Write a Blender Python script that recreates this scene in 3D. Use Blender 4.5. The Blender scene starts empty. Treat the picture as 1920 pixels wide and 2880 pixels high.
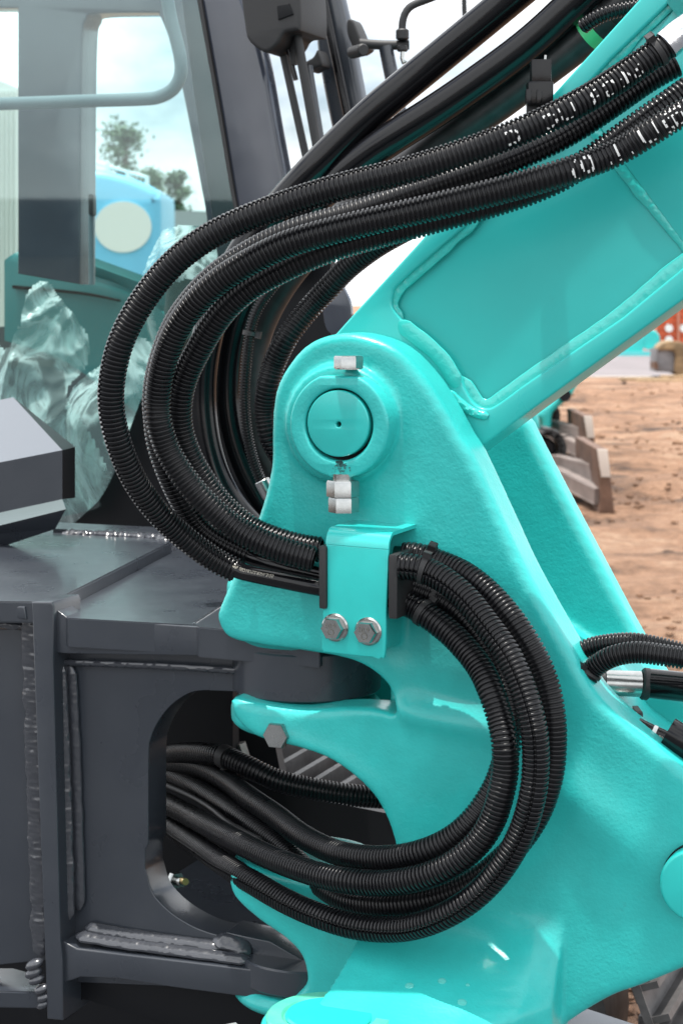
import bpy, bmesh, math, random
import numpy as np
from mathutils import Vector, Matrix, noise
C = bpy.context; COL = C.scene.collection
rnd = random.Random(7)
R = math.radians

# ------------------------------------------------------------------ camera
FPX = 5200.0; HOR = 850.0; CAMZ = 1.5
PITCH = math.atan((1440 - HOR) / FPX)
cam = bpy.data.objects.new('camera', bpy.data.cameras.new('camera')); COL.objects.link(cam)
cam.location = (0, 0, CAMZ); cam.rotation_euler = (math.pi/2 - PITCH, 0, 0)
cam.data.sensor_fit = 'VERTICAL'; cam.data.sensor_height = 22.3
cam.data.lens = FPX / 2880 * 22.3
cam.data.clip_start = 0.05; cam.data.clip_end = 2000
cam.data.dof.use_dof = True; cam.data.dof.focus_distance = 1.95; cam.data.dof.aperture_fstop = 9.0
C.scene.camera = cam
# ------------------------------------------------------------------ world, sun, exposure
SUN = Vector((-0.08, -0.034, 0.985)).normalized()
w = bpy.data.worlds.new('World'); C.scene.world = w; w.use_nodes = True
nt = w.node_tree; nt.nodes.clear()
def N(nt, t, **kw):
    n = nt.nodes.new(t)
    for k, v in kw.items():
        if k.startswith('i_'): n.inputs[k[2:].replace('_', ' ')].default_value = v
        else: setattr(n, k, v)
    return n
sky = N(nt, 'ShaderNodeTexSky', sky_type='NISHITA', sun_disc=False)
sky.sun_elevation = math.asin(SUN.z); sky.sun_rotation = math.atan2(SUN.x, SUN.y)
sky.air_density = 1.0; sky.dust_density = 1.5
tc = N(nt, 'ShaderNodeTexCoord')
mp = N(nt, 'ShaderNodeMapping'); mp.inputs['Scale'].default_value = (1, 1, 2.2)
nz = N(nt, 'ShaderNodeTexNoise'); nz.inputs['Scale'].default_value = 2.6; nz.inputs['Detail'].default_value = 9; nz.inputs['Roughness'].default_value = .55
cr_ = N(nt, 'ShaderNodeValToRGB'); cr_.color_ramp.elements[0].position = .34; cr_.color_ramp.elements[1].position = .50
mx = N(nt, 'ShaderNodeMix', data_type='RGBA'); mx.inputs[7].default_value = (13.6, 13.9, 14.2, 1)
bg = N(nt, 'ShaderNodeBackground'); bg.inputs['Strength'].default_value = 0.10
ow = N(nt, 'ShaderNodeOutputWorld')
nt.links.new(tc.outputs['Generated'], mp.inputs[0]); nt.links.new(mp.outputs[0], nz.inputs['Vector'])
nt.links.new(nz.outputs['Fac'], cr_.inputs[0]); nt.links.new(cr_.outputs[0], mx.inputs[0])
nt.links.new(sky.outputs[0], mx.inputs[6]); nt.links.new(mx.outputs[2], bg.inputs[0]); nt.links.new(bg.outputs[0], ow.inputs[0])
sl = bpy.data.lights.new('sun', 'SUN'); sl.energy = 4.0; sl.angle = R(.53); sl.color = (1, .96, .9)
so = bpy.data.objects.new('sun', sl); COL.objects.link(so)
so.rotation_euler = (-SUN).to_track_quat('-Z', 'Y').to_euler()
vs = C.scene.view_settings; vs.view_transform = 'Standard'; vs.look = 'None'; vs.gamma = 1; vs.exposure = 0.64
vs.use_curve_mapping = False

# ------------------------------------------------------------------ pixel -> world helpers (photo pixels, 1920 x 2880)
cp, sp_ = math.cos(PITCH), math.sin(PITCH)
EYE = Vector((0, 0, CAMZ))
def ray(x, y):
    a, b = (x - 960) / FPX, (1440 - y) / FPX
    return Vector((a, cp + b * sp_, -sp_ + b * cp))
def py(x, y, Y):
    d = ray(x, y); return EYE + d * (Y / d.y)
def pz(x, y, z):
    d = ray(x, y); return EYE + d * ((z - CAMZ) / d.z)
class Fr:
    def __init__(s, yaw, O):
        s.U = Vector((math.cos(yaw), -math.sin(yaw), 0)); s.D = Vector((math.sin(yaw), math.cos(yaw), 0)); s.O = O
        s.M = Matrix(((s.U.x, 0, -s.D.x), (s.U.y, 0, -s.D.y), (0, 1, 0))).to_4x4()
    def W(s, u, w, z): return Vector((s.O.x, s.O.y, 0)) + s.U*u + s.D*w + Vector((0, 0, z))
    def P(s, x, y, w):
        d = ray(x, y); base = Vector((s.O.x, s.O.y, 0)) + s.D*w - EYE
        return EYE + d * (base.dot(s.D) / d.dot(s.D))
    def uz(s, x, y, w):
        p = s.P(x, y, w); return ((p - s.O).dot(s.U), p.z)
O = py(955, 1194, 2.0)
MF = Fr(R(22), O)                 # machine frame: side plates of the boom, bracket and frame
FF = Fr(0, Vector((0, 0, 0)))     # facing frame for far things: depth = distance

# ------------------------------------------------------------------ object helpers
def link(name, me, m=None, parent=None, smooth=35):
    if m is not None and not me.materials: me.materials.append(m)
    if smooth is not None and len(me.polygons):
        me.polygons.foreach_set('use_smooth', [True]*len(me.polygons)); me.set_sharp_from_angle(angle=R(smooth))
    o = bpy.data.objects.new(name, me); COL.objects.link(o)
    if parent is not None: par(o, parent)
    return o
def wloc(p):
    return Vector((0, 0, 0)) if p.parent else p.location.copy()
def par(o, p):
    o.parent = p; o.matrix_parent_inverse = Matrix.Translation(-wloc(p))
def tag(o, label=None, cat=None, group=None, kind=None):
    if label: o['label'] = label
    if cat: o['category'] = cat
    if group: o['group'] = group
    if kind: o['kind'] = kind
    return o
def thing(name, label, cat, loc, group=None):
    o = bpy.data.objects.new(name, None); COL.objects.link(o); o.location = loc; o.empty_display_size = .05
    return tag(o, label, cat, group)
def mesh(vs_, fs):
    me = bpy.data.meshes.new('m'); me.from_pydata([tuple(v) for v in vs_], [], fs); me.update(); return me
def cr(pts, n=6, closed=True):
    """Catmull-Rom through points; a point with a trailing 's' is a corner."""
    P_ = [tuple(p[:2]) for p in pts]; S = [len(p) > 2 for p in pts]; L = len(P_); out = []
    rng = range(L) if closed else range(L-1)
    for i in rng:
        p1, p2 = P_[i], P_[(i+1) % L]
        p0 = P_[(i-1) % L] if (closed or i > 0) else p1
        p3 = P_[(i+2) % L] if (closed or i+2 < L) else p2
        if S[i]: p0 = p1
        if S[(i+1) % L]: p3 = p2
        if S[i] and S[(i+1) % L]:
            out.append(p1); continue
        for k in range(n):
            t = k/n
            out.append(tuple(.5*((2*p1[j]) + (-p0[j]+p2[j])*t + (2*p0[j]-5*p1[j]+4*p2[j]-p3[j])*t*t + (-p0[j]+3*p1[j]-3*p2[j]+p3[j])*t**3) for j in (0, 1)))
    if not closed: out.append(P_[-1])
    return out
def circ(cx, cy, rx, ry=None, n=48):
    ry = ry or rx
    return [(cx + rx*math.cos(2*math.pi*i/n), cy + ry*math.sin(2*math.pi*i/n)) for i in range(n)]
def plate_uz(F, loops, w0, w1, bev=0.0, res=3):
    """solid plate between depths w0 < w1 of frame F; loops = outline then holes in (u,z)"""
    cu = bpy.data.curves.new('c', 'CURVE'); cu.dimensions = '2D'; cu.fill_mode = 'BOTH'
    for lp in loops:
        s = cu.splines.new('POLY'); s.points.add(len(lp)-1); s.use_cyclic_u = True
        for p, q in zip(s.points, lp): p.co = (q[0], q[1], 0, 1)
    cu.extrude = max((w1-w0)/2 - bev, 1e-5); cu.bevel_depth = bev; cu.bevel_resolution = res; cu.offset = -bev
    ob = bpy.data.objects.new('t', cu); COL.objects.link(ob)
    dg = C.evaluated_depsgraph_get(); me = bpy.data.meshes.new_from_object(ob.evaluated_get(dg))
    bpy.data.objects.remove(ob); bpy.data.curves.remove(cu)
    mat = Matrix.Translation(Vector((F.O.x, F.O.y, 0)) + F.D*(w0+w1)/2) @ F.M
    me.transform(mat)
    b = bmesh.new(); b.from_mesh(me); bmesh.ops.remove_doubles(b, verts=b.verts, dist=1e-5)
    bmesh.ops.recalc_face_normals(b, faces=b.faces); b.to_mesh(me); b.free()
    me.materials.clear(); return me
def plate(F, loops, w0, w1, bev=0.0, wp=None, res=3):
    wp = w0 if wp is None else wp
    return plate_uz(F, [[F.uz(x, y, wp) for x, y, *_ in lp] for lp in loops], w0, w1, bev, res)
def join(ms):
    b = bmesh.new()
    for m_ in ms: b.from_mesh(m_)
    me = bpy.data.meshes.new('j'); b.to_mesh(me); b.free(); return me
def box(c, ax, ay, az, bev=0.0):
    """box centred c with half-axis vectors"""
    b = bmesh.new(); bmesh.ops.create_cube(b, size=2)
    M_ = Matrix((ax, ay, az)).transposed().to_4x4(); M_.translation = c
    b.transform(M_)
    if bev: bmesh.ops.bevel(b, geom=list(b.edges), offset=bev, segments=2, affect='EDGES', profile=.7)
    bmesh.ops.recalc_face_normals(b, faces=b.faces)
    me = bpy.data.meshes.new('b'); b.to_mesh(me); b.free(); return me
def cyl(c0, c1, r0, r1=None, n=32, bev=0.0):
    r1 = r0 if r1 is None else r1
    ax = (c1-c0); L = ax.length; q = ax.to_track_quat('Z', 'Y')
    prof = [(0, 0), (r0-bev, 0), (r0, bev), (r1, L-bev), (r1-bev, L), (0, L)] if bev else [(0, 0), (r0, 0), (r1, L), (0, L)]
    return lathe(c0, q, prof, n)
def lathe(c, q, prof, n=32):
    V, F_ = [], []
    idx = []
    for r, h in prof:
        if r < 1e-7: idx.append([len(V)]); V.append(c + q @ Vector((0, 0, h)))
        else:
            idx.append(list(range(len(V), len(V)+n)))
            for i in range(n):
                a = 2*math.pi*i/n; V.append(c + q @ Vector((r*math.cos(a), r*math.sin(a), h)))
    for A, B in zip(idx, idx[1:]):
        for i in range(n):
            j = (i+1) % n
            if len(A) == 1 and len(B) == 1: continue
            if len(A) == 1: F_.append((A[0], B[j], B[i]))
            elif len(B) == 1: F_.append((A[i], A[j], B[0]))
            else: F_.append((A[i], A[j], B[j], B[i]))
    me = mesh(V, F_); b = bmesh.new(); b.from_mesh(me); bmesh.ops.recalc_face_normals(b, faces=b.faces); b.to_mesh(me); b.free(); return me
def hexm(c, axis, r, h, flange=0.0, fr=0.0):
    """hex head / nut along axis, r = corner radius"""
    q = axis.to_track_quat('Z', 'Y'); V, F_ = [], []
    def ring(rr, z, n=6, rot=0.0, circ_=False):
        s = len(V)
        for i in range(24):
            a = 2*math.pi*i/24
            if circ_: rad = rr
            else:
                k = ((a + rot) % (math.pi/3)) - math.pi/6
                rad = rr*math.cos(math.pi/6)/math.cos(k)
            V.append(c + q @ Vector((rad*math.cos(a), rad*math.sin(a), z)))
        return s
    z0 = flange
    rs = [ring(r, z0), ring(r, z0 + h*.86), ring(r*.93, z0 + h, circ_=False), ring(r*.80, z0 + h, circ_=True)]
    for a, b_ in zip(rs, rs[1:]):
        for i in range(24): j = (i+1) % 24; F_.append((a+i, a+j, b_+j, b_+i))
    F_.append(tuple(rs[-1]+i for i in range(24))); F_.append(tuple(rs[0]+i for i in reversed(range(24))))
    me = mesh(V, F_)
    if flange: me = join([me, lathe(c, q, [(0, 0), (fr, 0), (fr, flange*.5), (fr*.9, flange), (r*.5, flange*1.2), (0, flange*1.2)], 32)])
    return me
def path3(pts, step, sm=2):
    """pts: Vectors -> smooth uniformly sampled polyline"""
    P_ = [pts[0]*2-pts[1]] + pts + [pts[-1]*2-pts[-2]]; D_ = []
    for i in range(1, len(P_)-2):
        p0, p1, p2, p3 = P_[i-1:i+3]
        for k in range(16):
            t = k/16
            D_.append(.5*((2*p1) + (p2-p0)*t + (2*p0-5*p1+4*p2-p3)*t*t + (3*p1-p0-3*p2+p3)*t**3))
    D_.append(pts[-1])
    A = np.array([tuple(v) for v in D_])
    for _ in range(sm*14):
        A[1:-1] = A[1:-1]*.5 + (A[:-2]+A[2:])*.25
    seg = np.linalg.norm(np.diff(A, axis=0), axis=1); s = np.concatenate([[0], np.cumsum(seg)])
    return A, s
def frames(A, s, ss, ref=(0, -1, 0)):
    P_ = np.stack([np.interp(ss, s, A[:, k]) for k in range(3)], 1)
    e = .004
    T = np.stack([np.interp(np.clip(ss+e, 0, s[-1]), s, A[:, k]) - np.interp(np.clip(ss-e, 0, s[-1]), s, A[:, k]) for k in range(3)], 1)
    T /= np.linalg.norm(T, axis=1)[:, None]
    r_ = np.array(ref, float); Nn = r_ - T*(T@r_)[:, None]; Nn /= np.linalg.norm(Nn, axis=1)[:, None]
    B = np.cross(T, Nn); return P_, T, Nn, B
def npmesh(V, quads):
    me = bpy.data.meshes.new('h'); n = len(quads)
    me.vertices.add(len(V)); me.vertices.foreach_set('co', V.ravel())
    me.loops.add(n*4); me.loops.foreach_set('vertex_index', quads.ravel().astype(np.int32))
    me.polygons.add(n); me.polygons.foreach_set('loop_start', np.arange(0, n*4, 4, dtype=np.int32))
    me.update(calc_edges=True); return me
def tubem(A, s, rad, s0=0, s1=None, seg=20, seam=None, corr=None, step=.006, seamdepth=.003, ref=(0, -1, 0)):
    s1 = s[-1] if s1 is None else s1
    if corr:
        prof = [(0, -.00045), (.10, 0), (.50, 0), (.60, -.00045), (.66, -.0021), (.94, -.0021)]
        nr = max(2, int((s1-s0)/corr)); ss, dr = [], []
        for i in range(nr):
            for a, b_ in prof: ss.append(s0+(i+a)*corr); dr.append(b_)
        ss = np.array(ss); dr = np.array(dr)
        ss = np.concatenate([ss[:1], ss, ss[-1:]]); dr = np.concatenate([[-.0035], dr, [-.0035]])
    else:
        n = max(2, int((s1-s0)/step)+1); ss = np.linspace(s0, s1, n); dr = np.zeros(n)
        ss = np.concatenate([ss[:1], ss, ss[-1:]]); dr = np.concatenate([[-rad*.98], dr, [-rad*.98]])
    ang = list(np.linspace(0, 2*math.pi, seg, endpoint=False)); off = [0]*seg
    if seam is not None:
        ang = [a for a in ang if abs((a-seam+math.pi) % (2*math.pi)-math.pi) > R(8)]; off = [0]*len(ang)
        for d, o_ in ((-6, 0), (-4, -seamdepth), (4, -seamdepth), (6, .0004), (11, .0006)):
            ang.append((seam+R(d)) % (2*math.pi)); off.append(o_)
        z = sorted(zip(ang, off)); ang = [a for a, _ in z]; off = [b_ for _, b_ in z]
    ang = np.array(ang); off = np.array(off); K = len(ang)
    P_, T, Nn, B = frames(A, s, ss, ref)
    rr = rad + dr[:, None] + off[None, :]
    V = P_[:, None, :] + rr[:, :, None]*(Nn[:, None, :]*np.cos(ang)[None, :, None] + B[:, None, :]*np.sin(ang)[None, :, None])
    V = V.reshape(-1, 3); M_ = len(ss)
    i = np.arange(M_-1)[:, None]; j = np.arange(K)[None, :]; j2 = (j+1) % K
    q = np.stack([i*K+j, i*K+j2, (i+1)*K+j2, (i+1)*K+j], -1).reshape(-1, 4)
    return npmesh(V, q)
def textgeo(txt, size=1.0):
    cu = bpy.data.curves.new('t', 'FONT'); cu.body = txt; cu.size = size; cu.resolution_u = 3
    ob = bpy.data.objects.new('t', cu); COL.objects.link(ob)
    me = bpy.data.meshes.new_from_object(ob.evaluated_get(C.evaluated_depsgraph_get())); bpy.data.objects.remove(ob)
    me.calc_loop_triangles()
    V = np.array([v.co[:2] for v in me.vertices]); T = np.array([t.vertices[:] for t in me.loop_triangles])
    bpy.data.meshes.remove(me); return V, T
def wraptext(A, s, rad, txt, s0, a0, h, corr=None, wide=1.0, flip=False, thick=.0003, wear=0.0, seed=0):
    """lettering printed along a hose: fine cells laid on the surface"""
    V, T = textgeo(txt, h); L = V[:, 0].max()*wide
    step = corr/4 if corr else h/14; vs2 = h/16
    xs = np.arange(0, L, step)+1e-5; ys = np.arange(-.1*h, .85*h, vs2)
    X, Y_ = np.meshgrid(xs, ys, indexing='ij'); inside = np.zeros(X.shape, bool)
    for t in T:
        (x1, y1), (x2, y2), (x3, y3) = V[t]*np.array([wide, 1])
        d = (y2-y3)*(x1-x3)+(x3-x2)*(y1-y3)
        if abs(d) < 1e-14: continue
        a = ((y2-y3)*(X-x3)+(x3-x2)*(Y_-y3))/d; b_ = ((y3-y1)*(X-x3)+(x1-x3)*(Y_-y3))/d
        inside |= (a >= -1e-4) & (b_ >= -1e-4) & (a+b_ <= 1.0001)
    if corr:
        ph = ((X+s0) % corr)/corr; inside &= (ph > .02) & (ph < .58)
    if wear:
        for i in range(X.shape[0]):
            for j in range(X.shape[1]):
                if noise.noise(Vector((X[i, j]*170, Y_[i, j]*170, seed))) > .38-wear: inside[i, j] = False
    I = np.argwhere(inside)
    VV, Q = [], []
    S_ = s0+xs; P_, Tn, Nn, B = frames(A, s, np.concatenate([S_-step/2, S_+step/2])); n = len(xs); rr = rad+thick
    for k, (i, j) in enumerate(I):
        for ii, yy in ((i, ys[j]-vs2/2), (i+n, ys[j]-vs2/2), (i+n, ys[j]+vs2/2), (i, ys[j]+vs2/2)):
            a = a0 + (yy - h*.36)/rr*(-1 if flip else 1)
            VV.append(P_[ii] + rr*(Nn[ii]*math.cos(a)+B[ii]*math.sin(a)))
        Q.append((4*k, 4*k+1, 4*k+2, 4*k+3))
    return npmesh(np.array(VV), np.array(Q))
def bead(pts, wd, ht, nrm, pitch=.006, rough=.12, seed=0, step=.002, rip_=.08):
    A, s = path3(pts, step, 1); n = max(4, int(s[-1]/step)); ss = np.linspace(0, s[-1], n)
    nrm = np.array(nrm, float)
    P_, T, Nn, B = frames(A, s, ss, tuple(nrm)); K = 9; V = []
    for i in range(n):
        g = noise.noise(Vector((ss[i]*45, seed, 0)))*rough*2; g2 = noise.noise(Vector((ss[i]*130, seed+9, 0)))
        rip = rip_/.28*(.4+.9*abs(noise.noise(Vector((ss[i]*30, seed, 7)))))*abs(math.sin(ss[i]/pitch*math.pi + g2*2.5))
        end = min(1, (min(ss[i], s[-1]-ss[i])+.001)/(wd*.6))**.5
        for k in range(K):
            a = math.pi*k/(K-1); c_ = math.cos(a)
            fine = noise.noise(Vector((ss[i]*220, c_*2.5+seed, 3)))*.25*rough/.12
            x = c_*wd*.5*(1+g+.10*rip)*end; h = (math.sin(a)**.7 if a < math.pi-1e-6 else 0)*ht*(.75+.28*rip+g*.5+fine)*end
            V.append(P_[i] + B[i]*x + Nn[i]*(h-ht*.15))
    V = np.array(V); i = np.arange(n-1)[:, None]; j = np.arange(K-1)[None, :]
    q = np.stack([i*K+j, i*K+j+1, (i+1)*K+j+1, (i+1)*K+j], -1).reshape(-1, 4)
    me = npmesh(V, q); b = bmesh.new(); b.from_mesh(me); bmesh.ops.recalc_face_normals(b, faces=b.faces)
    f = b.faces[len(b.faces)//2]
    if sum(1 for f in b.faces if f.normal.dot(Vector(nrm)) < 0) > len(b.faces)/2: bmesh.ops.reverse_faces(b, faces=b.faces)
    b.to_mesh(me); b.free(); return me

# ------------------------------------------------------------------ materials
def mat(name, col, rough=.5, metal=0, coat=0, bumps=(), colvar=0, colscale=3, spec=.5, rvar=0, col2=None, grime=0):
    m = bpy.data.materials.new(name); m.use_nodes = True; nt = m.node_tree; b = nt.nodes['Principled BSDF']
    b.inputs['Base Color'].default_value = (*col, 1); b.inputs['Roughness'].default_value = rough
    b.inputs['Metallic'].default_value = metal; b.inputs['Coat Weight'].default_value = coat; b.inputs['Coat Roughness'].default_value = .12
    b.inputs['Specular IOR Level'].default_value = spec
    tc = N(nt, 'ShaderNodeTexCoord')
    if colvar or col2:
        n = N(nt, 'ShaderNodeTexNoise'); n.inputs['Scale'].default_value = colscale; n.inputs['Detail'].default_value = 8; n.inputs['Roughness'].default_value = .62
        nt.links.new(tc.outputs['Object'], n.inputs['Vector'])
        rp = N(nt, 'ShaderNodeValToRGB'); rp.color_ramp.elements[0].position = .35; rp.color_ramp.elements[1].position = .65
        c1 = tuple(c*(1-colvar) for c in col); c2 = col2 or tuple(min(1, c*(1+colvar)) for c in col)
        rp.color_ramp.elements[0].color = (*c1, 1); rp.color_ramp.elements[1].color = (*c2, 1)
        nt.links.new(n.outputs['Fac'], rp.inputs[0]); nt.links.new(rp.outputs[0], b.inputs['Base Color'])
    if grime:
        n = N(nt, 'ShaderNodeTexNoise'); n.inputs['Scale'].default_value = 7; n.inputs['Detail'].default_value = 14; n.inputs['Roughness'].default_value = .85
        nt.links.new(tc.outputs['Object'], n.inputs['Vector'])
        g = N(nt, 'ShaderNodeMapRange'); g.inputs[1].default_value = .60; g.inputs[2].default_value = .74; g.inputs[3].default_value = 0; g.inputs[4].default_value = grime
        mg = N(nt, 'ShaderNodeMix', data_type='RGBA'); mg.inputs[7].default_value = (.05, .10, .085, 1)
        src = b.inputs['Base Color'].links[0].from_socket if b.inputs['Base Color'].links else None
        if src: nt.links.new(src, mg.inputs[6])
        else: mg.inputs[6].default_value = (*col, 1)
        nt.links.new(n.outputs['Fac'], g.inputs[0]); nt.links.new(g.outputs[0], mg.inputs[0]); nt.links.new(mg.outputs[2], b.inputs['Base Color'])
    if rvar:
        n = N(nt, 'ShaderNodeTexNoise'); n.inputs['Scale'].default_value = 14; n.inputs['Detail'].default_value = 6
        nt.links.new(tc.outputs['Object'], n.inputs['Vector'])
        mr = N(nt, 'ShaderNodeMapRange'); mr.inputs[1].default_value = .3; mr.inputs[2].default_value = .7
        mr.inputs[3].default_value = max(.03, rough-rvar); mr.inputs[4].default_value = rough+rvar
        nt.links.new(n.outputs['Fac'], mr.inputs[0]); nt.links.new(mr.outputs[0], b.inputs['Roughness'])
    prev = None
    for sc, st, dist in bumps:
        n = N(nt, 'ShaderNodeTexNoise'); n.inputs['Scale'].default_value = sc; n.inputs['Detail'].default_value = 3
        nt.links.new(tc.outputs['Object'], n.inputs['Vector'])
        bp = N(nt, 'ShaderNodeBump'); bp.inputs['Strength'].default_value = st; bp.inputs['Distance'].default_value = dist
        nt.links.new(n.outputs['Fac'], bp.inputs['Height'])
        if prev: nt.links.new(prev.outputs[0], bp.inputs['Normal'])
        prev = bp
    if prev:
        nt.links.new(prev.outputs[0], b.inputs['Normal'])
    return m
TEALC = (.028, .455, .43)
TEAL = mat('teal_cast_paint', TEALC, .36, coat=.16, spec=.4, grime=.5, bumps=((9, .15, .008), (75, .30, .0011), (260, .5, .0007)), colvar=.06, colscale=22, rvar=.09)
TEALP = mat('teal_plate_paint', TEALC, .32, coat=.2, spec=.4, grime=.25, bumps=((7, .2, .006), (400, .12, .0003)), colvar=.04, colscale=4, rvar=.05)
TEALW = mat('teal_weld_paint', (.03, .50, .455), .28, coat=.6, bumps=((120, .5, .0012), (420, .4, .0005)))
TEALB = mat('teal_bracket_paint', (.020, .46, .43), .26, coat=.3, grime=.3, bumps=((500, .12, .0002),), colvar=.06, colscale=16)
GREY = mat('dark_grey_paint', (.027, .032, .041), .30, coat=.35, bumps=((8, .12, .006), (160, .18, .0006)), col2=(.032, .037, .046), colscale=7, rvar=.05)
GREYW = mat('dark_grey_weld', (.036, .039, .047), .26, coat=.6, bumps=((90, .4, .0012), (300, .3, .0005)))
BLACK = mat('corrugated_black_plastic', (.0035, .0038, .0052), .30, spec=.30, coat=.0, bumps=((300, .12, .0003),), rvar=.10, col2=(.009, .009, .010), colscale=9)
RUB = mat('smooth_black_rubber', (.004, .004, .005), .17, spec=.32, coat=.04, bumps=((25, .2, .001), (350, .15, .0003)), rvar=.06)
RUBM = mat('matt_black_rubber', (.014, .014, .015), .55, bumps=((260, .3, .0004),))
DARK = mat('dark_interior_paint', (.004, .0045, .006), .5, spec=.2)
ZINC = mat('zinc_plated_steel', (.40, .41, .40), .24, metal=1, bumps=((300, .25, .0002),), colvar=.10, colscale=60, rvar=.06)
STEEL = mat('bare_worn_steel', (.30, .27, .25), .42, metal=.7, bumps=((60, .5, .002),), colvar=.3, colscale=15)
TRACK = mat('track_steel', (.10, .095, .095), .5, metal=.5, bumps=((40, .5, .002),), colvar=.35, colscale=12)
RUST = mat('rusty_brown_steel', (.11, .058, .036), .7, bumps=((30, .6, .01),), colvar=.4, colscale=4)
SLATE = mat('slate_grey_cab_paint', (.034, .040, .056), .16, coat=.5, rvar=.08, bumps=((3, .12, .03),), colvar=.06, colscale=2)
WHITE = mat('white_marking_paint', (.72, .72, .70), .5)
CREAM = mat('pale_print', (.42, .40, .34), .6)
PALE = mat('pale_grey_tube_paint', (.10, .135, .15), .4)
BLUE = mat('sky_blue_tank_paint', (.16, .50, .72), .4)
OFFW = mat('off_white_paint', (.72, .74, .70), .6)
ORANGE = mat('orange_container_paint', (.62, .12, .035), .55, colvar=.12, colscale=1.2)
TYRE = mat('black_track_rubber', (.02, .02, .02), .7, colvar=.3, colscale=8)
LILAC = mat('pale_grey_plate', (.24, .245, .28), .45, colvar=.05, colscale=5)
SILVER = mat('silver_foil_sleeve', (.75, .76, .78), .22, metal=1, bumps=((60, .5, .003),))
GREENT = mat('green_label', (.08, .55, .22), .4)
BARK = mat('bark', (.10, .075, .05), .8)
LEAF = mat('leaf_green', (.055, .10, .045), .6, colvar=.4, colscale=2)
YELLOW = mat('yellow_paint', (.75, .42, .04), .5)
WOOD = mat('weathered_wood', (.36, .25, .14), .8, bumps=((20, .5, .01),), colvar=.3, colscale=6)
def glassmat(name, tint, gloss=.10, rough=.02):
    m = bpy.data.materials.new(name); m.use_nodes = True; nt = m.node_tree; nt.nodes.clear()
    t = N(nt, 'ShaderNodeBsdfTransparent'); t.inputs[0].default_value = (*tint, 1)
    g = N(nt, 'ShaderNodeBsdfGlossy'); g.inputs['Roughness'].default_value = rough
    f = N(nt, 'ShaderNodeFresnel'); f.inputs[0].default_value = 1.5
    ad = N(nt, 'ShaderNodeMath', operation='ADD'); ad.inputs[1].default_value = gloss; ad.use_clamp = True
    mx = N(nt, 'ShaderNodeMixShader'); o = N(nt, 'ShaderNodeOutputMaterial')
    nt.links.new(f.outputs[0], ad.inputs[0]); nt.links.new(ad.outputs[0], mx.inputs[0])
    nt.links.new(t.outputs[0], mx.inputs[1]); nt.links.new(g.outputs[0], mx.inputs[2]); nt.links.new(mx.outputs[0], o.inputs[0]); return m
GLASS = glassmat('cab_window_glass', (.82, .95, .94), .015)
def plasticmat():
    m = bpy.data.materials.new('crumpled_clear_plastic'); m.use_nodes = True; nt = m.node_tree; nt.nodes.clear()
    tc = N(nt, 'ShaderNodeTexCoord'); mpn = N(nt, 'ShaderNodeMapping'); mpn.inputs['Rotation'].default_value = (.3, .6, .5); mpn.inputs['Scale'].default_value = (1, 1, .45)
    n = N(nt, 'ShaderNodeTexNoise'); n.inputs['Scale'].default_value = 13; n.inputs['Detail'].default_value = 10; n.inputs['Distortion'].default_value = 1.6
    nt.links.new(tc.outputs['Object'], mpn.inputs[0]); nt.links.new(mpn.outputs[0], n.inputs['Vector'])
    a = N(nt, 'ShaderNodeMath', operation='SUBTRACT'); a.inputs[1].default_value = .5
    a2 = N(nt, 'ShaderNodeMath', operation='ABSOLUTE'); mr = N(nt, 'ShaderNodeMapRange')
    mr.inputs[1].default_value = 0; mr.inputs[2].default_value = .11; mr.inputs[3].default_value = .55; mr.inputs[4].default_value = .12
    nt.links.new(n.outputs['Fac'], a.inputs[0]); nt.links.new(a.outputs[0], a2.inputs[0]); nt.links.new(a2.outputs[0], mr.inputs[0])
    t = N(nt, 'ShaderNodeBsdfTransparent'); t.inputs[0].default_value = (.86, .97, .95, 1)
    d = N(nt, 'ShaderNodeBsdfPrincipled'); d.inputs['Base Color'].default_value = (.74, .82, .82, 1); d.inputs['Roughness'].default_value = .25
    bp = N(nt, 'ShaderNodeBump'); bp.inputs['Strength'].default_value = .4; bp.inputs['Distance'].default_value = .01
    nt.links.new(n.outputs['Fac'], bp.inputs['Height']); nt.links.new(bp.outputs[0], d.inputs['Normal'])
    mx = N(nt, 'ShaderNodeMixShader'); o = N(nt, 'ShaderNodeOutputMaterial')
    nt.links.new(mr.outputs[0], mx.inputs[0]); nt.links.new(t.outputs[0], mx.inputs[1]); nt.links.new(d.outputs[0], mx.inputs[2]); nt.links.new(mx.outputs[0], o.inputs[0])
    return m
PLASTIC = plasticmat()

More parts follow.
